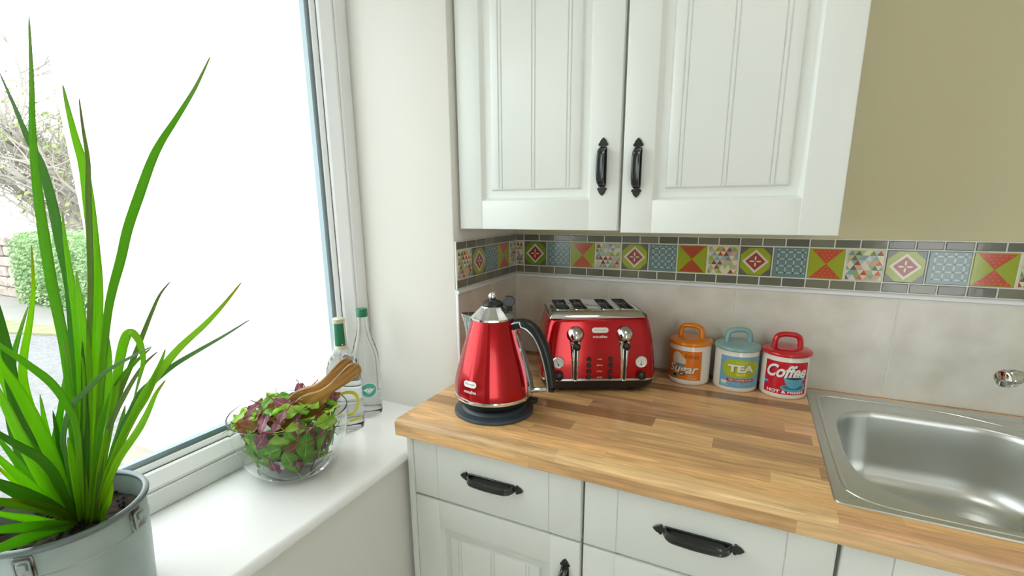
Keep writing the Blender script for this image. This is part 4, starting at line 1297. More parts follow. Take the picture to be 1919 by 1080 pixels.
def leaf_mat(name, c1, c2, vein, vw):
    m = mat(name, c1, 0.38)
    uv = N(m, 'ShaderNodeUVMap'); uv.uv_map = 'blade'
    sp = N(m, 'ShaderNodeSeparateXYZ'); LK(m, uv.outputs[0], sp.inputs[0])
    a = N(m, 'ShaderNodeMath', operation='SUBTRACT'); LK(m, sp.outputs[0], a.inputs[0]); a.inputs[1].default_value = 0.5
    b = N(m, 'ShaderNodeMath', operation='ABSOLUTE'); LK(m, a.outputs[0], b.inputs[0])
    # side veins: slanted stripes
    c = N(m, 'ShaderNodeMath', operation='MULTIPLY'); LK(m, b.outputs[0], c.inputs[0]); c.inputs[1].default_value = -9.0
    d = N(m, 'ShaderNodeMath', operation='MULTIPLY_ADD'); LK(m, sp.outputs[1], d.inputs[0]); d.inputs[1].default_value = 8.0; LK(m, c.outputs[0], d.inputs[2])
    e = N(m, 'ShaderNodeMath', operation='PINGPONG'); LK(m, d.outputs[0], e.inputs[0]); e.inputs[1].default_value = 0.5
    f = N(m, 'ShaderNodeMapRange'); LK(m, e.outputs[0], f.inputs[0]); f.inputs[1].default_value = 0.0; f.inputs[2].default_value = 0.12; f.inputs[3].default_value = 0.55; f.inputs[4].default_value = 0
    g = N(m, 'ShaderNodeMapRange'); LK(m, b.outputs[0], g.inputs[0]); g.inputs[1].default_value = vw; g.inputs[2].default_value = vw * 2.2; g.inputs[3].default_value = 1; g.inputs[4].default_value = 0
    h = N(m, 'ShaderNodeMath', operation='MAXIMUM'); LK(m, f.outputs[0], h.inputs[0]); LK(m, g.outputs[0], h.inputs[1])
    nz = N(m, 'ShaderNodeTexNoise'); nz.inputs['Scale'].default_value = 40
    tc = N(m, 'ShaderNodeTexCoord'); LK(m, tc.outputs['Object'], nz.inputs['Vector'])
    cr = N(m, 'ShaderNodeValToRGB'); cr.color_ramp.elements[0].color = (*lin(c1), 1); cr.color_ramp.elements[1].color = (*lin(c2), 1)
    cr.color_ramp.elements[0].position = 0.35; cr.color_ramp.elements[1].position = 0.65
    LK(m, nz.outputs[0], cr.inputs[0])
    mx = N(m, 'ShaderNodeMix', data_type='RGBA'); LK(m, h.outputs[0], mx.inputs[0]); LK(m, cr.outputs[0], mx.inputs[6]); mx.inputs[7].default_value = (*lin(vein), 1)
    LK(m, mx.outputs[2], bsdf(m).inputs['Base Color'])
    tr = N(m, 'ShaderNodeBsdfTranslucent'); LK(m, mx.outputs[2], tr.inputs[0])
    ms = N(m, 'ShaderNodeMixShader'); ms.inputs[0].default_value = 0.45
    out = m.node_tree.nodes['Material Output']
    LK(m, bsdf(m).outputs[0], ms.inputs[1]); LK(m, tr.outputs[0], ms.inputs[2]); LK(m, ms.outputs[0], out.inputs[0])
    return m
M_spin = leaf_mat('spinach green', (84, 152, 34), (128, 192, 48), (170, 210, 110), 0.018)
M_lett = leaf_mat('lettuce green', (150, 206, 56), (186, 226, 80), (210, 234, 150), 0.025)
M_purp = leaf_mat('red salad leaf', (124, 50, 76), (164, 96, 114), (210, 150, 165), 0.03)
M_brow = leaf_mat('bronze salad leaf', (142, 66, 50), (150, 116, 60), (170, 120, 80), 0.03)
M_stalk = mat('leaf stalk', (150, 190, 80), 0.45)
M_stalk_red = mat('red leaf stalk', (150, 40, 66), 0.45)
def salad_leaf_mesh(seed, L, W, m, ms, frill):
    rg = random.Random(seed)
    bm = bmesh.new(); uvl = bm.loops.layers.uv.new('blade')
    nu, nv = 9, 12
    cup_, curl = rg.uniform(0.15, 0.5), rg.uniform(-0.9, 0.9)
    ph = rg.uniform(0, 6)
    grid = []
    for j in range(nv + 1):
        v = j / nv
        w = W * (math.sin(PI * min(1, v * 0.93 + 0.07)) ** 0.7) * (0.7 + 0.45 * v if v < 0.7 else 1.015)
        row = []
        for i in range(nu + 1):
            u = i / nu * 2 - 1
            x = w * 0.5 * u
            z = cup_ * W * 0.5 * (abs(u) ** 1.6) * (0.4 + 0.6 * v) + curl * L * 0.22 * (v - 0.4) ** 2
            z += frill * W * 0.13 * (abs(u) ** 2) * math.sin(v * 15 + ph + (2 if u > 0 else 0)) + 0.03 * W * math.sin(7 * u + 5 * v + ph)
            row.append(bm.verts.new((x, (v - 0.5) * L, z)))
        grid.append(row)
    for j in range(nv):
        for i in range(nu):
            f = bm.faces.new((grid[j][i], grid[j][i + 1], grid[j + 1][i + 1], grid[j + 1][i])); f.smooth = True
            for l, (a, b) in zip(f.loops, ((i, j), (i + 1, j), (i + 1, j + 1), (i, j + 1))):
                l[uvl].uv = (a / nu, b / nv)
    mid = grid[0][nu // 2].co.copy()
    me = bpy.data.meshes.new('salad_leaf'); bm.to_mesh(me); bm.free(); me.materials.append(m)
    sb = bmesh.new()
    sweep(sb, smooth_path([(0, -0.5 * L + 0.02 * L, mid.z), (0.0, -0.5 * L - 0.010, mid.z - 0.001), (rg.uniform(-0.004, 0.004), -0.5 * L - 0.022, mid.z + rg.uniform(-0.006, 0.006))], 3), circ(0.0011, 6))
    sm = bpy.data.meshes.new('stalk'); sb.to_mesh(sm); sb.free(); sm.materials.append(ms)
    for p in sm.polygons: p.use_smooth = True
    return me, sm
KIND = {
    'spinach': ('dark green baby spinach leaf in the glass salad bowl', 'spinach leaf', 'spinach leaves in the bowl', [salad_leaf_mesh(s, 0.060, 0.040, M_spin, M_stalk, 0.25) for s in (1, 2, 3)]),
    'lettuce': ('bright green frilly lettuce leaf in the glass salad bowl', 'lettuce leaf', 'lettuce leaves in the bowl', [salad_leaf_mesh(s, 0.056, 0.034, M_lett, M_stalk, 1.1) for s in (4, 5, 6)]),
    'purple': ('purple red salad leaf in the glass salad bowl', 'red leaf', 'red leaves in the bowl', [salad_leaf_mesh(s, 0.054, 0.032, M_purp, M_stalk_red, 0.7) for s in (7, 8, 9)]),
    'bronze': ('bronze brown salad leaf in the glass salad bowl', 'bronze leaf', 'bronze leaves in the bowl', [salad_leaf_mesh(s, 0.048, 0.030, M_brow, M_stalk_red, 0.8) for s in (10, 11)]),
}
LEAF_NAMES = {'spinach': 'spinach_leaf', 'lettuce': 'lettuce_leaf', 'purple': 'red_salad_leaf', 'bronze': 'bronze_salad_leaf'}
def put_leaf(kind, pos, nrm, spin, s):
    lb, cat_, grp, protos = KIND[kind]
    me, sm = protos[rgs.randrange(len(protos))]
    q = Vector(nrm).normalized().to_track_quat('Z', 'Y')
    o = bpy.data.objects.new(LEAF_NAMES[kind], me); COL.objects.link(o)
    Mx = Matrix.Translation(pos) @ q.to_matrix().to_4x4() @ Matrix.Rotation(spin, 4, 'Z') @ Matrix.Scale(s, 4)
    o.matrix_world = Mx
    tag(o, lb, cat_, grp)
    st = bpy.data.objects.new('stalk', sm); COL.objects.link(st); st.parent = o
    return o
rgs = random.Random(21)
def pick(w):
    r = rgs.random() * sum(v for k, v in w)
    for k, v in w:
        r -= v
        if r <= 0: return k
    return w[-1][0]
# against the glass, only the side towards the room and the window shows leaves
for z, n, wts in ((0.044, 11, [('spinach', 4), ('lettuce', 3), ('purple', 1)]), (0.060, 15, [('spinach', 7), ('lettuce', 1), ('purple', 1)]), (0.085, 17, [('spinach', 6), ('lettuce', 2), ('purple', 2), ('bronze', 1)]), (0.106, 18, [('spinach', 4), ('lettuce', 3), ('purple', 4), ('bronze', 1)])):
    for i in range(n):
        a = 2 * PI * (i + rgs.uniform(-0.35, 0.35)) / n
        zz = z + rgs.uniform(-0.006, 0.008)
        rr = bowl_r(zz) - 0.021 - rgs.uniform(0, 0.010)
        if abs(((a - R(-44) + PI) % (2 * PI)) - PI) > R(125) and z < 0.09: continue
        pos = Vector((BX + rr * math.cos(a), BY + rr * math.sin(a), SILL + zz))
        tilt = 0.55 if z < 0.05 else 0.25
        nr = Vector((-math.cos(a), -math.sin(a), tilt + rgs.uniform(-0.15, 0.25)))
        put_leaf(pick(wts), pos, nr, rgs.uniform(0, 2 * PI), rgs.uniform(0.85, 1.02))
# heaped top
def heap(r): return 0.128 + 0.026 * (1 - (r / 0.112) ** 2)
for ring, n in ((0.0, 2), (0.03, 7), (0.056, 13), (0.080, 17), (0.096, 15)):
    for i in range(n):
        a = 2 * PI * (i + rgs.uniform(-0.3, 0.3)) / max(n, 1) + ring * 30
        rr = ring + rgs.uniform(-0.010, 0.008)
        side = math.cos(a - R(207))           # -1..1 : towards the picture's left end of the bowl
        w = [('spinach', 3), ('lettuce', 4), ('purple', 4), ('bronze', 2)]
        pos = Vector((BX + rr * math.cos(a), BY + rr * math.sin(a), SILL + heap(rr) + rgs.uniform(-0.014, 0.010) - 0.010 * max(0, side)))
        nr = Vector((rgs.uniform(-0.8, 0.8) + 0.35 * math.cos(a), rgs.uniform(-0.8, 0.8) + 0.35 * math.sin(a), 0.9))
        put_leaf(pick(w), pos, nr, rgs.uniform(0, 2 * PI), rgs.uniform(0.8, 1.08))
# loose crumpled leaves in the middle of the heap, out of reach of the eye
bm = bmesh.new()
lathe(bm, [(0.035, 0.036), (0.062, 0.046), (0.080, 0.062), (0.078, 0.072), (0.055, 0.079), (0.005, 0.080)], 30)
for v in bm.verts:
    k = 1 + 0.10 * math.sin(v.co.x * 190 + v.co.z * 70) * math.sin(v.co.y * 170 + 1) 
    v.co.x *= k; v.co.y *= k
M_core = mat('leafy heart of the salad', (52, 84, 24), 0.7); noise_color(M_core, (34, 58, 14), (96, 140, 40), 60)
co = obj('salad_heap', bm, M_core, loc=(BX, BY, SILL), smooth=0); co['kind'] = 'stuff'
tag(co, 'dense mass of mixed leaves filling the middle of the glass bowl', 'salad')

M_server = mat('oiled bamboo', (176, 124, 62), 0.42)
nzs = noise_color(M_server, (128, 88, 36), (176, 128, 64), 9, stretch=(1, 1, 14))
vr_ = N(M_server, 'ShaderNodeVectorRotate', rotation_type='Y_AXIS'); vr_.inputs['Angle'].default_value = R(36)
mp_ = nzs.inputs['Vector'].links[0].from_node; tc_ = mp_.inputs[0].links[0].from_socket
LK(M_server, tc_, vr_.inputs['Vector']); LK(M_server, vr_.outputs[0], mp_.inputs[0])
SO = [(-0.045, 0.108), (-0.020, 0.132), (0.0021, 0.1455), (0.0105, 0.1525), (0.0346, 0.1712), (0.0692, 0.1814), (0.0962, 0.1986), (0.1322, 0.2341), (0.1412, 0.2406), (0.1516, 0.2423), (0.1615, 0.2361), (0.1647, 0.2268), (0.1636, 0.2192), (0.1548, 0.2096), (0.1257, 0.1922), (0.0993, 0.1748), (0.0834, 0.1540), (0.066, 0.128), (0.035, 0.100), (-0.005, 0.082), (-0.036, 0.086)]
def server(label, dx, dy, dz, tilt):
    t = bmesh.new()
    P2 = [Vector((a, b, 0)) for a, b in SO]
    m_ = len(P2); out = []
    for i in range(m_):
        p0, p1, p2, p3 = P2[i - 1], P2[i], P2[(i + 1) % m_], P2[(i + 2) % m_]
        for k in range(3):
            q = k / 3
            c = 0.5 * ((2 * p1) + (-p0 + p2) * q + (2 * p0 - 5 * p1 + 4 * p2 - p3) * q * q + (-p0 + 3 * p1 - 3 * p2 + p3) * q ** 3)
            out.append((c.x, c.y))
    prism(t, out, 0.0045, -0.0045, Matrix.Translation((0, 0, 0)), bev=0.0022)
    o = obj('salad_server', t, M_server, smooth=40)
    o.location = (BX + dx, BY + dy, SILL + dz)
    o.rotation_euler = (0, tilt, R(27))
    return tag(o, label, 'salad server', 'wooden salad servers in the bowl')
server('flat wooden salad server standing in the salad, the one nearer the room', 0, 0, 0, 0)
server('flat wooden salad server standing in the salad, half hidden behind the other', -0.0205, 0.0065, 0.0045, R(-1.0))

# ------------------------------------------------------------------ potted plant
PX, PY = -0.160, -1.163
M_zinc = mat('galvanised grey metal', (168, 182, 178), 0.42, 0.35)
noise_color(M_zinc, (152, 168, 164), (182, 194, 190), 9)
M_zincrim = mat('dull grey rolled rim', (118, 128, 128), 0.4, 0.5)
M_latch = mat('tarnished metal latch', (146, 146, 136), 0.35, 0.8)
noise_color(M_latch, (96, 82, 64), (190, 194, 190), 60)
M_soil = mat('dark potting soil', (40, 32, 26), 1.0); noise_color(M_soil, (22, 18, 14), (64, 52, 40), 70); add_bump(M_soil, 90, 0.8, 0.006)
pot = thing('potted_plant', 'grassy green strap-leaved plant in a grey metal pot on the window sill', 'plant', (PX, PY, SILL))
bm = bmesh.new()
lathe(bm, [(0.080, 0.0), (0.0870, 0.0006), (0.0875, 0.004), (0.0925, 0.085), (0.0935, 0.118), (0.0950, 0.1185), (0.0950, 0.1200), (0.0938, 0.1210), (0.0945, 0.1560), (0.0930, 0.1560), (0.0910, 0.118), (0.0890, 0.06), (0.085, 0.055)], 80, cap1=True)
obj('pot', bm, M_zinc, pot, smooth=40)
bm = bmesh.new()
sweep(bm, [Vector((0.0955 * math.cos(2 * PI * i / 80), 0.0955 * math.sin(2 * PI * i / 80), 0.1585)) for i in range(80)], circ(0.0045, 10, 0.0048), closed=True)
obj('rim', bm, M_zincrim, pot, smooth=60)
bm = bmesh.new()
rg = random.Random(8)
rings = []
for k in range(9):
    r = 0.0895 * (1 - k / 8.5)
    rings.append([Vector((r * math.cos(2 * PI * i / 40), r * math.sin(2 * PI * i / 40), 0.126 + 0.006 * (1 - r / 0.09) + rg.uniform(-0.0022, 0.0022))) for i in range(40)])
ring_loft(bm, rings, False, True)
for i in range(60):
    a = rg.uniform(0, 6.28); r = rg.uniform(0.02, 0.084)
    c = Vector((r * math.cos(a), r * math.sin(a), 0.131))
    s = rg.uniform(0.001, 0.003)
    box(bm, -s, s, -s, s, -s, s, s * 0.3, 1, M=Matrix.Translation(c) @ Matrix.Rotation(a * 3, 4, (1, 0.5, 0.2)))
obj('soil', bm, M_soil, pot, smooth=0)
for ang in (31, -47):
    L4 = Matrix.Rotation(R(ang), 4, 'Z') @ Matrix.Translation((0.0945, 0, 0.1365)) @ Matrix.Rotation(PI / 2, 4, 'Z')
    bm = bmesh.new()
    prism(bm, rrect(0.022, 0.034, 0.005), 0.003, -0.0022, L4, bev=0.0008)
    prism(bm, rrect(0.0150, 0.026, 0.003, 4, 0.001, -0.001), -0.0022, -0.0052, L4, bev=0.0010)
    lt = obj('latch', bm, M_latch, pot, smooth=30)
    bm = bmesh.new()
    for (x0, z0, x1, z1) in ((-0.008, -0.0125, -0.008, 0.012), (0.008, -0.0125, 0.008, 0.012), (-0.008, 0.012, 0.008, 0.012), (-0.008, -0.0125, 0.008, -0.0125)):
        sweep(bm, [L4 @ Vector((x0, -0.0050, z0)), L4 @ Vector((x1, -0.0050, z1))], circ(0.0014, 6), (0.3, 0.2, 1))
    prism(bm, rrect(0.010, 0.009, 0.001, 3, 0.001, 0.004), -0.0050, -0.0088, L4, bev=0.0008)
    obj('buckle', bm, M_zinc, lt, smooth=30)
LEAVES = [
 (0.0128, 'g', [(-0.153, -1.151, 0.929), (-0.128, -1.141, 1.086), (-0.121, -1.14, 1.141), (-0.112, -1.139, 1.209), (-0.107, -1.14, 1.28), (-0.1, -1.14, 1.34), (-0.092, -1.139, 1.403), (-0.08, -1.137, 1.463), (-0.066, -1.133, 1.519), (-0.05, -1.13, 1.582)]),
 (0.0118, 'p', [(-0.154, -1.148, 0.929), (-0.137, -1.128, 1.127), (-0.134, -1.121, 1.202), (-0.13, -1.114, 1.274), (-0.135, -1.112, 1.33), (-0.139, -1.11, 1.385), (-0.146, -1.11, 1.432), (-0.157, -1.113, 1.463), (-0.168, -1.115, 1.5), (-0.181, -1.118, 1.544)]),
 (0.0139, 'l', [(-0.143, -1.146, 0.929), (-0.114, -1.123, 1.113), (-0.096, -1.11, 1.203), (-0.086, -1.102, 1.275), (-0.083, -1.098, 1.331), (-0.081, -1.095, 1.384), (-0.081, -1.093, 1.43), (-0.085, -1.094, 1.462), (-0.089, -1.094, 1.499), (-0.09, -1.094, 1.524)]),
 (0.0067, 'b', [(-0.149, -1.147, 0.929), (-0.101, -1.125, 1.162), (-0.075, -1.114, 1.278), (-0.063, -1.11, 1.339), (-0.053, -1.106, 1.397), (-0.046, -1.103, 1.434), (-0.043, -1.103, 1.47), (-0.041, -1.102, 1.502)]),
 (0.0108, 'g', [(-0.138, -1.144, 0.929), (-0.079, -1.122, 1.15), (-0.05, -1.114, 1.238), (-0.035, -1.109, 1.276), (-0.016, -1.102, 1.316), (0.001, -1.097, 1.352), (0.023, -1.089, 1.392), (0.045, -1.081, 1.43), (0.061, -1.075, 1.452), (0.081, -1.067, 1.475), (0.107, -1.057, 1.506), (0.129, -1.049, 1.537)]),
 (0.0079, 'l', [(-0.151, -1.149, 0.929), (-0.123, -1.128, 1.144), (-0.114, -1.121, 1.233), (-0.111, -1.118, 1.29), (-0.11, -1.116, 1.338), (-0.107, -1.114, 1.373)]),
 (0.0118, 'l', [(-0.156, -1.144, 0.929), (-0.105, -1.129, 1.132), (-0.093, -1.125, 1.2), (-0.087, -1.124, 1.251), (-0.081, -1.123, 1.301)]),
 (0.0092, 'y', [(-0.167, -1.153, 0.929), (-0.158, -1.164, 1.034), (-0.152, -1.172, 1.102), (-0.143, -1.177, 1.158), (-0.128, -1.176, 1.196), (-0.103, -1.171, 1.242), (-0.08, -1.168, 1.286), (-0.06, -1.168, 1.336)]),
 (0.0113, 'g', [(-0.164, -1.153, 0.929), (-0.176, -1.162, 0.999), (-0.194, -1.173, 1.063), (-0.193, -1.175, 1.134), (-0.181, -1.171, 1.18), (-0.165, -1.164, 1.216), (-0.144, -1.155, 1.256)]),
 (0.0091, 'g', [(-0.151, -1.149, 0.929), (-0.072, -1.161, 1.095), (-0.053, -1.171, 1.141), (-0.043, -1.184, 1.177), (-0.038, -1.203, 1.208), (-0.033, -1.222, 1.235), (-0.03, -1.231, 1.247)]),
 (0.0157, 'd', [(-0.162, -1.154, 0.929), (-0.174, -1.165, 0.989), (-0.177, -1.175, 1.063), (-0.171, -1.18, 1.132), (-0.157, -1.181, 1.197), (-0.146, -1.183, 1.251), (-0.139, -1.186, 1.298)]),
 (0.0156, 'l', [(-0.157, -1.151, 0.929), (-0.152, -1.159, 0.987), (-0.142, -1.167, 1.048), (-0.135, -1.177, 1.103), (-0.129, -1.189, 1.159), (-0.126, -1.199, 1.196), (-0.112, -1.206, 1.246)]),
 (0.0145, 'l', [(-0.158, -1.153, 0.929), (-0.161, -1.167, 0.973), (-0.151, -1.181, 1.029), (-0.133, -1.195, 1.094), (-0.111, -1.21, 1.161), (-0.098, -1.221, 1.2)]),
 (0.0113, 'd', [(-0.156, -1.151, 0.929), (-0.137, -1.165, 0.987), (-0.114, -1.178, 1.035), (-0.101, -1.192, 1.07), (-0.091, -1.211, 1.099), (-0.081, -1.227, 1.124), (-0.068, -1.24, 1.148)]),
 (0.0123, 'l', [(-0.165, -1.153, 0.929), (-0.148, -1.181, 0.989), (-0.131, -1.201, 1.033), (-0.113, -1.221, 1.075), (-0.089, -1.239, 1.117)]),
 (0.018, 'd', [(-0.167, -1.151, 0.929), (-0.138, -1.18, 0.982), (-0.108, -1.211, 1.028), (-0.074, -1.239, 1.069), (-0.054, -1.255, 1.091)]),
 (0.0153, 'o', [(-0.16, -1.152, 0.929), (-0.14, -1.175, 0.97), (-0.114, -1.206, 1.008), (-0.081, -1.241, 1.044), (-0.059, -1.257, 1.068)]),
 (0.011, 'l', [(-0.159, -1.149, 0.929), (-0.149, -1.17, 0.944), (-0.13, -1.201, 0.979), (-0.107, -1.229, 1.01), (-0.078, -1.256, 1.044)]),
 (0.0136, 'g', [(-0.156, -1.15, 0.929), (-0.137, -1.179, 0.955), (-0.106, -1.214, 0.985), (-0.063, -1.252, 1.02), (-0.039, -1.27, 1.035)]),
 (0.0166, 'g', [(-0.159, -1.148, 0.929), (-0.134, -1.181, 0.952), (-0.101, -1.217, 0.975), (-0.054, -1.258, 1.003), (-0.028, -1.276, 1.02)]),
 (0.0111, 'l', [(-0.138, -1.144, 0.929), (-0.108, -1.135, 1.007), (-0.067, -1.128, 1.093), (-0.038, -1.124, 1.155), (-0.018, -1.121, 1.197), (-0.006, -1.119, 1.218), (0.002, -1.117, 1.227), (0.009, -1.115, 1.226), (0.017, -1.114, 1.214), (0.021, -1.116, 1.194), (0.018, -1.122, 1.173), (0.013, -1.131, 1.145)]),
 (0.0062, 'b', [(-0.142, -1.14, 0.929), (-0.115, -1.133, 1.004), (-0.08, -1.123, 1.088), (-0.055, -1.115, 1.136), (-0.028, -1.106, 1.181), (-0.005, -1.099, 1.219), (0.012, -1.093, 1.248), (0.028, -1.088, 1.272), (0.043, -1.082, 1.288)]),
 (0.0096, 'y', [(-0.124, -1.139, 0.929), (-0.08, -1.129, 1.027), (-0.036, -1.122, 1.093), (0.004, -1.115, 1.144), (0.041, -1.108, 1.182), (0.075, -1.101, 1.213), (0.117, -1.092, 1.244), (0.146, -1.086, 1.268), (0.176, -1.081, 1.295)]),
 (0.0077, 'p', [(-0.126, -1.14, 0.929), (-0.092, -1.13, 1.016), (-0.053, -1.123, 1.086), (-0.028, -1.117, 1.119), (-0.007, -1.113, 1.145), (0.019, -1.106, 1.165), (0.051, -1.097, 1.187), (0.087, -1.087, 1.207), (0.126, -1.076, 1.228), (0.161, -1.067, 1.248)]),
 (0.0108, 'l', [(-0.141, -1.137, 0.929), (-0.101, -1.134, 1.0), (-0.057, -1.127, 1.065), (-0.019, -1.12, 1.114), (0.009, -1.115, 1.145), (0.032, -1.111, 1.175), (0.045, -1.109, 1.193), (0.058, -1.108, 1.211)]),
 (0.0107, 'y', [(-0.136, -1.137, 0.929), (-0.092, -1.136, 0.999), (-0.048, -1.132, 1.054), (-0.004, -1.127, 1.097), (0.026, -1.125, 1.129), (0.052, -1.124, 1.159), (0.074, -1.122, 1.179)]),
 (0.0094, 'g', [(-0.147, -1.141, 0.929), (-0.105, -1.136, 1.033), (-0.077, -1.132, 1.097), (-0.057, -1.127, 1.129), (-0.032, -1.121, 1.162), (-0.005, -1.113, 1.187), (0.021, -1.105, 1.207)]),
 (0.0063, 'b', [(-0.134, -1.143, 0.929), (-0.087, -1.134, 1.052), (-0.054, -1.128, 1.106), (-0.023, -1.122, 1.145), (0.013, -1.114, 1.185), (0.038, -1.107, 1.205)]),
 (0.0066, 'p', [(-0.163, -1.15, 0.929), (-0.119, -1.161, 1.044), (-0.101, -1.166, 1.084), (-0.077, -1.166, 1.118), (-0.05, -1.164, 1.145), (-0.018, -1.159, 1.168), (0.018, -1.154, 1.192), (0.067, -1.147, 1.215), (0.1, -1.143, 1.229)]),
 (0.0106, 'l', [(-0.149, -1.141, 0.929), (-0.121, -1.134, 1.02), (-0.098, -1.126, 1.086), (-0.079, -1.118, 1.137), (-0.066, -1.113, 1.182), (-0.06, -1.112, 1.217)]),
 (0.0118, 'g', [(-0.159, -1.152, 0.929), (-0.172, -1.155, 0.997), (-0.171, -1.152, 1.049), (-0.157, -1.142, 1.108), (-0.146, -1.133, 1.158)]),
 (0.0114, 'g', [(-0.156, -1.15, 0.929), (-0.124, -1.147, 1.066), (-0.106, -1.148, 1.139), (-0.087, -1.148, 1.214)]),
 (0.01, 'd', [(-0.15, -1.146, 0.929), (-0.127, -1.139, 1.037), (-0.11, -1.133, 1.118), (-0.091, -1.128, 1.208)]),
 (0.0097, 'l', [(-0.155, -1.149, 0.929), (-0.116, -1.157, 1.033), (-0.094, -1.163, 1.088)]),
 (0.0097, 'g', [(-0.17, -1.151, 0.929), (-0.169, -1.164, 1.023), (-0.177, -1.175, 1.091), (-0.175, -1.18, 1.154), (-0.165, -1.183, 1.228), (-0.164, -1.188, 1.27)]),
 (0.0134, 'l', [(-0.161, -1.155, 0.929), (-0.19, -1.161, 1.008), (-0.213, -1.167, 1.08), (-0.229, -1.17, 1.142), (-0.248, -1.174, 1.202)]),
 (0.012, 'g', [(-0.155, -1.154, 0.929), (-0.182, -1.161, 0.959), (-0.211, -1.173, 1.0), (-0.233, -1.181, 1.041), (-0.255, -1.189, 1.081)]),
 (0.0105, 'd', [(-0.166, -1.153, 0.929), (-0.201, -1.161, 0.97), (-0.235, -1.166, 1.008), (-0.256, -1.168, 1.038), (-0.274, -1.165, 1.083)]),
 (0.0099, 'y', [(-0.16, -1.152, 0.929), (-0.168, -1.167, 0.958), (-0.172, -1.181, 0.986), (-0.177, -1.198, 1.019), (-0.177, -1.217, 1.064)]),
 (0.0098, 'o', [(-0.155, -1.152, 0.929), (-0.14, -1.176, 0.968), (-0.119, -1.2, 1.002), (-0.092, -1.229, 1.038)]),
 (0.0117, 'g', [(-0.136, -1.142, 0.929), (-0.098, -1.125, 1.021), (-0.076, -1.117, 1.071), (-0.056, -1.11, 1.119)]),
 (0.01, 'l', [(-0.144, -1.141, 0.929), (-0.106, -1.136, 1.008), (-0.076, -1.132, 1.07), (-0.052, -1.131, 1.12)]),
 (0.011, 'd', [(-0.16, -1.149, 0.929), (-0.154, -1.152, 0.987), (-0.152, -1.154, 1.047), (-0.144, -1.155, 1.112)]),
 (0.0103, 'l', [(-0.159, -1.152, 0.929), (-0.181, -1.152, 0.997), (-0.198, -1.149, 1.059), (-0.209, -1.143, 1.12)]),
 (0.0077, 'y', [(-0.132, -1.137, 0.929), (-0.113, -1.136, 0.957), (-0.089, -1.137, 0.98), (-0.053, -1.142, 1.021)]),
]

def strap_mat(name, base, mid, tip):
    m = mat(name, mid, 0.36)
    uv = N(m, 'ShaderNodeUVMap'); uv.uv_map = 'blade'
    sp = N(m, 'ShaderNodeSeparateXYZ'); LK(m, uv.outputs[0], sp.inputs[0])
    cr = N(m, 'ShaderNodeValToRGB'); e = cr.color_ramp.elements
    e[0].position = 0.0; e[0].color = (*lin(base), 1); e[1].position = 1.0; e[1].color = (*lin(tip), 1)
    k = e.new(0.25); k.color = (*lin(mid), 1); k = e.new(0.82); k.color = (*lin(mid), 1)
    LK(m, sp.outputs[1], cr.inputs[0])
    w = N(m, 'ShaderNodeTexWave'); w.inputs['Scale'].default_value = 2.2; w.inputs['Distortion'].default_value = 0.4
    w.bands_direction = 'X'
    LK(m, uv.outputs[0], w.inputs['Vector'])
    mr = N(m, 'ShaderNodeMapRange'); LK(m, w.outputs[0], mr.inputs[0]); mr.inputs[3].default_value = 0.93; mr.inputs[4].default_value = 1.06
    sc = N(m, 'ShaderNodeVectorMath', operation='SCALE'); LK(m, cr.outputs[0], sc.inputs[0]); LK(m, mr.outputs[0], sc.inputs['Scale'])
    LK(m, sc.outputs[0], bsdf(m).inputs['Base Color'])
    tr = N(m, 'ShaderNodeBsdfTranslucent'); LK(m, sc.outputs[0], tr.inputs[0])
    ms = N(m, 'ShaderNodeMixShader'); ms.inputs[0].default_value = 0.55
    LK(m, bsdf(m).outputs[0], ms.inputs[1]); LK(m, tr.outputs[0], ms.inputs[2]); LK(m, ms.outputs[0], m.node_tree.nodes['Material Output'].inputs[0])
    return m
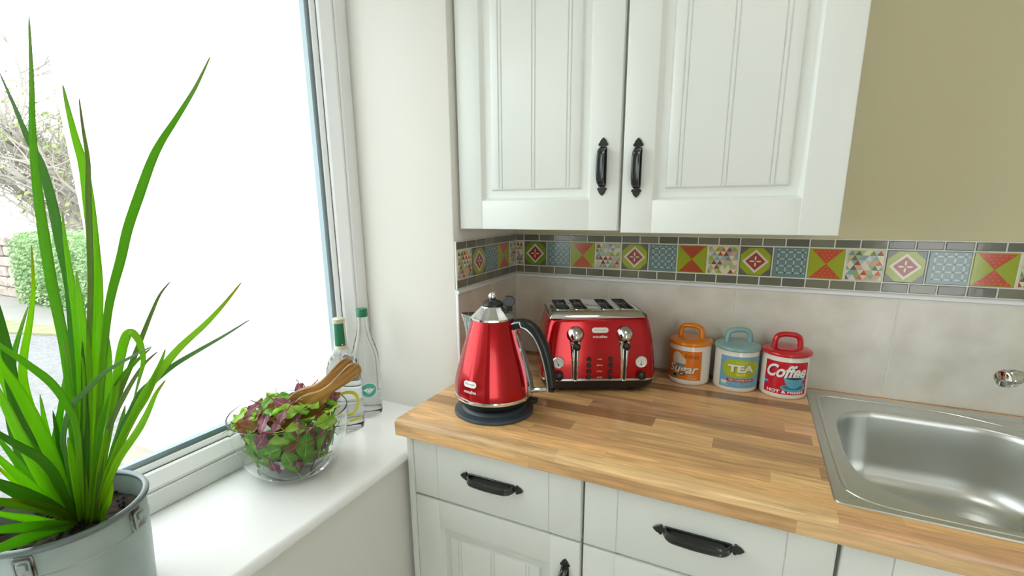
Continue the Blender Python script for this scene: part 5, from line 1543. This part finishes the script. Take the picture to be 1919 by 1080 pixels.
STRAP = {'g': strap_mat('strap green', (140, 190, 34), (126, 196, 34), (166, 186, 122)),
         'l': strap_mat('strap light green', (170, 214, 50), (158, 220, 34), (160, 190, 116)),
         'y': strap_mat('strap yellow green', (176, 214, 40), (172, 226, 26), (190, 180, 50)),
         'd': strap_mat('strap dark green', (110, 150, 34), (92, 156, 32), (110, 154, 62)),
         'p': strap_mat('strap pale green', (120, 170, 60), (120, 172, 96), (168, 178, 168)),
         'b': strap_mat('strap brown edged', (130, 170, 50), (140, 170, 90), (150, 128, 112)),
         'o': strap_mat('strap dry yellow', (190, 170, 40), (120, 170, 20), (224, 170, 20))}
KEYS = list(STRAP)
bm = bmesh.new(); uvl = bm.loops.layers.uv.new('blade')
rg = random.Random(31)
eye = Vector((0.84, -0.27, 0.35)).normalized()
for wmax, tone, pts in LEAVES:
    P3 = smooth_path([Vector(p) - Vector((PX, PY, SILL)) for p in pts], 5)
    n = len(P3)
    pts_, tan = frame_along(P3)
    tw0, tw1 = rg.uniform(-0.35, 0.35), rg.uniform(-0.6, 0.6)
    rows = []
    for i in range(n):
        t = i / (n - 1)
        w = 0.88 * wmax * (0.62 + 0.38 * min(1, t / 0.35)) * min(1.0, (1 - t) / 0.45) ** 0.75 + 0.0006
        side = tan[i].cross(eye)
        if side.length < 1e-3: side = Vector((1, 0, 0))
        side.normalize()
        a = tw0 + (tw1 - tw0) * t
        side = (Matrix.Rotation(a, 3, tan[i]) @ side).normalized()
        nr = side.cross(tan[i]).normalized()
        fold = w * (0.22 if t < 0.3 else 0.14)
        rows.append([bm.verts.new(pts_[i] + side * w * 0.5 * u + nr * fold * (abs(u) - 0.5) ) for u in (-1, -0.5, 0, 0.5, 1)])
    for i in range(n - 1):
        for k in range(4):
            f = bm.faces.new((rows[i][k], rows[i][k + 1], rows[i + 1][k + 1], rows[i + 1][k])); f.smooth = True
            f.material_index = KEYS.index(tone)
            for l, (a, b) in zip(f.loops, ((k, i), (k + 1, i), (k + 1, i + 1), (k, i + 1))):
                l[uvl].uv = (a / 4, b / (n - 1))
fo = obj('foliage', bm, [STRAP[k] for k in KEYS], pot, smooth=0)
for p in fo.data.polygons: p.use_smooth = True
sm_ = fo.modifiers.new('blade thickness', 'SOLIDIFY'); sm_.thickness = 0.0006; sm_.offset = 0
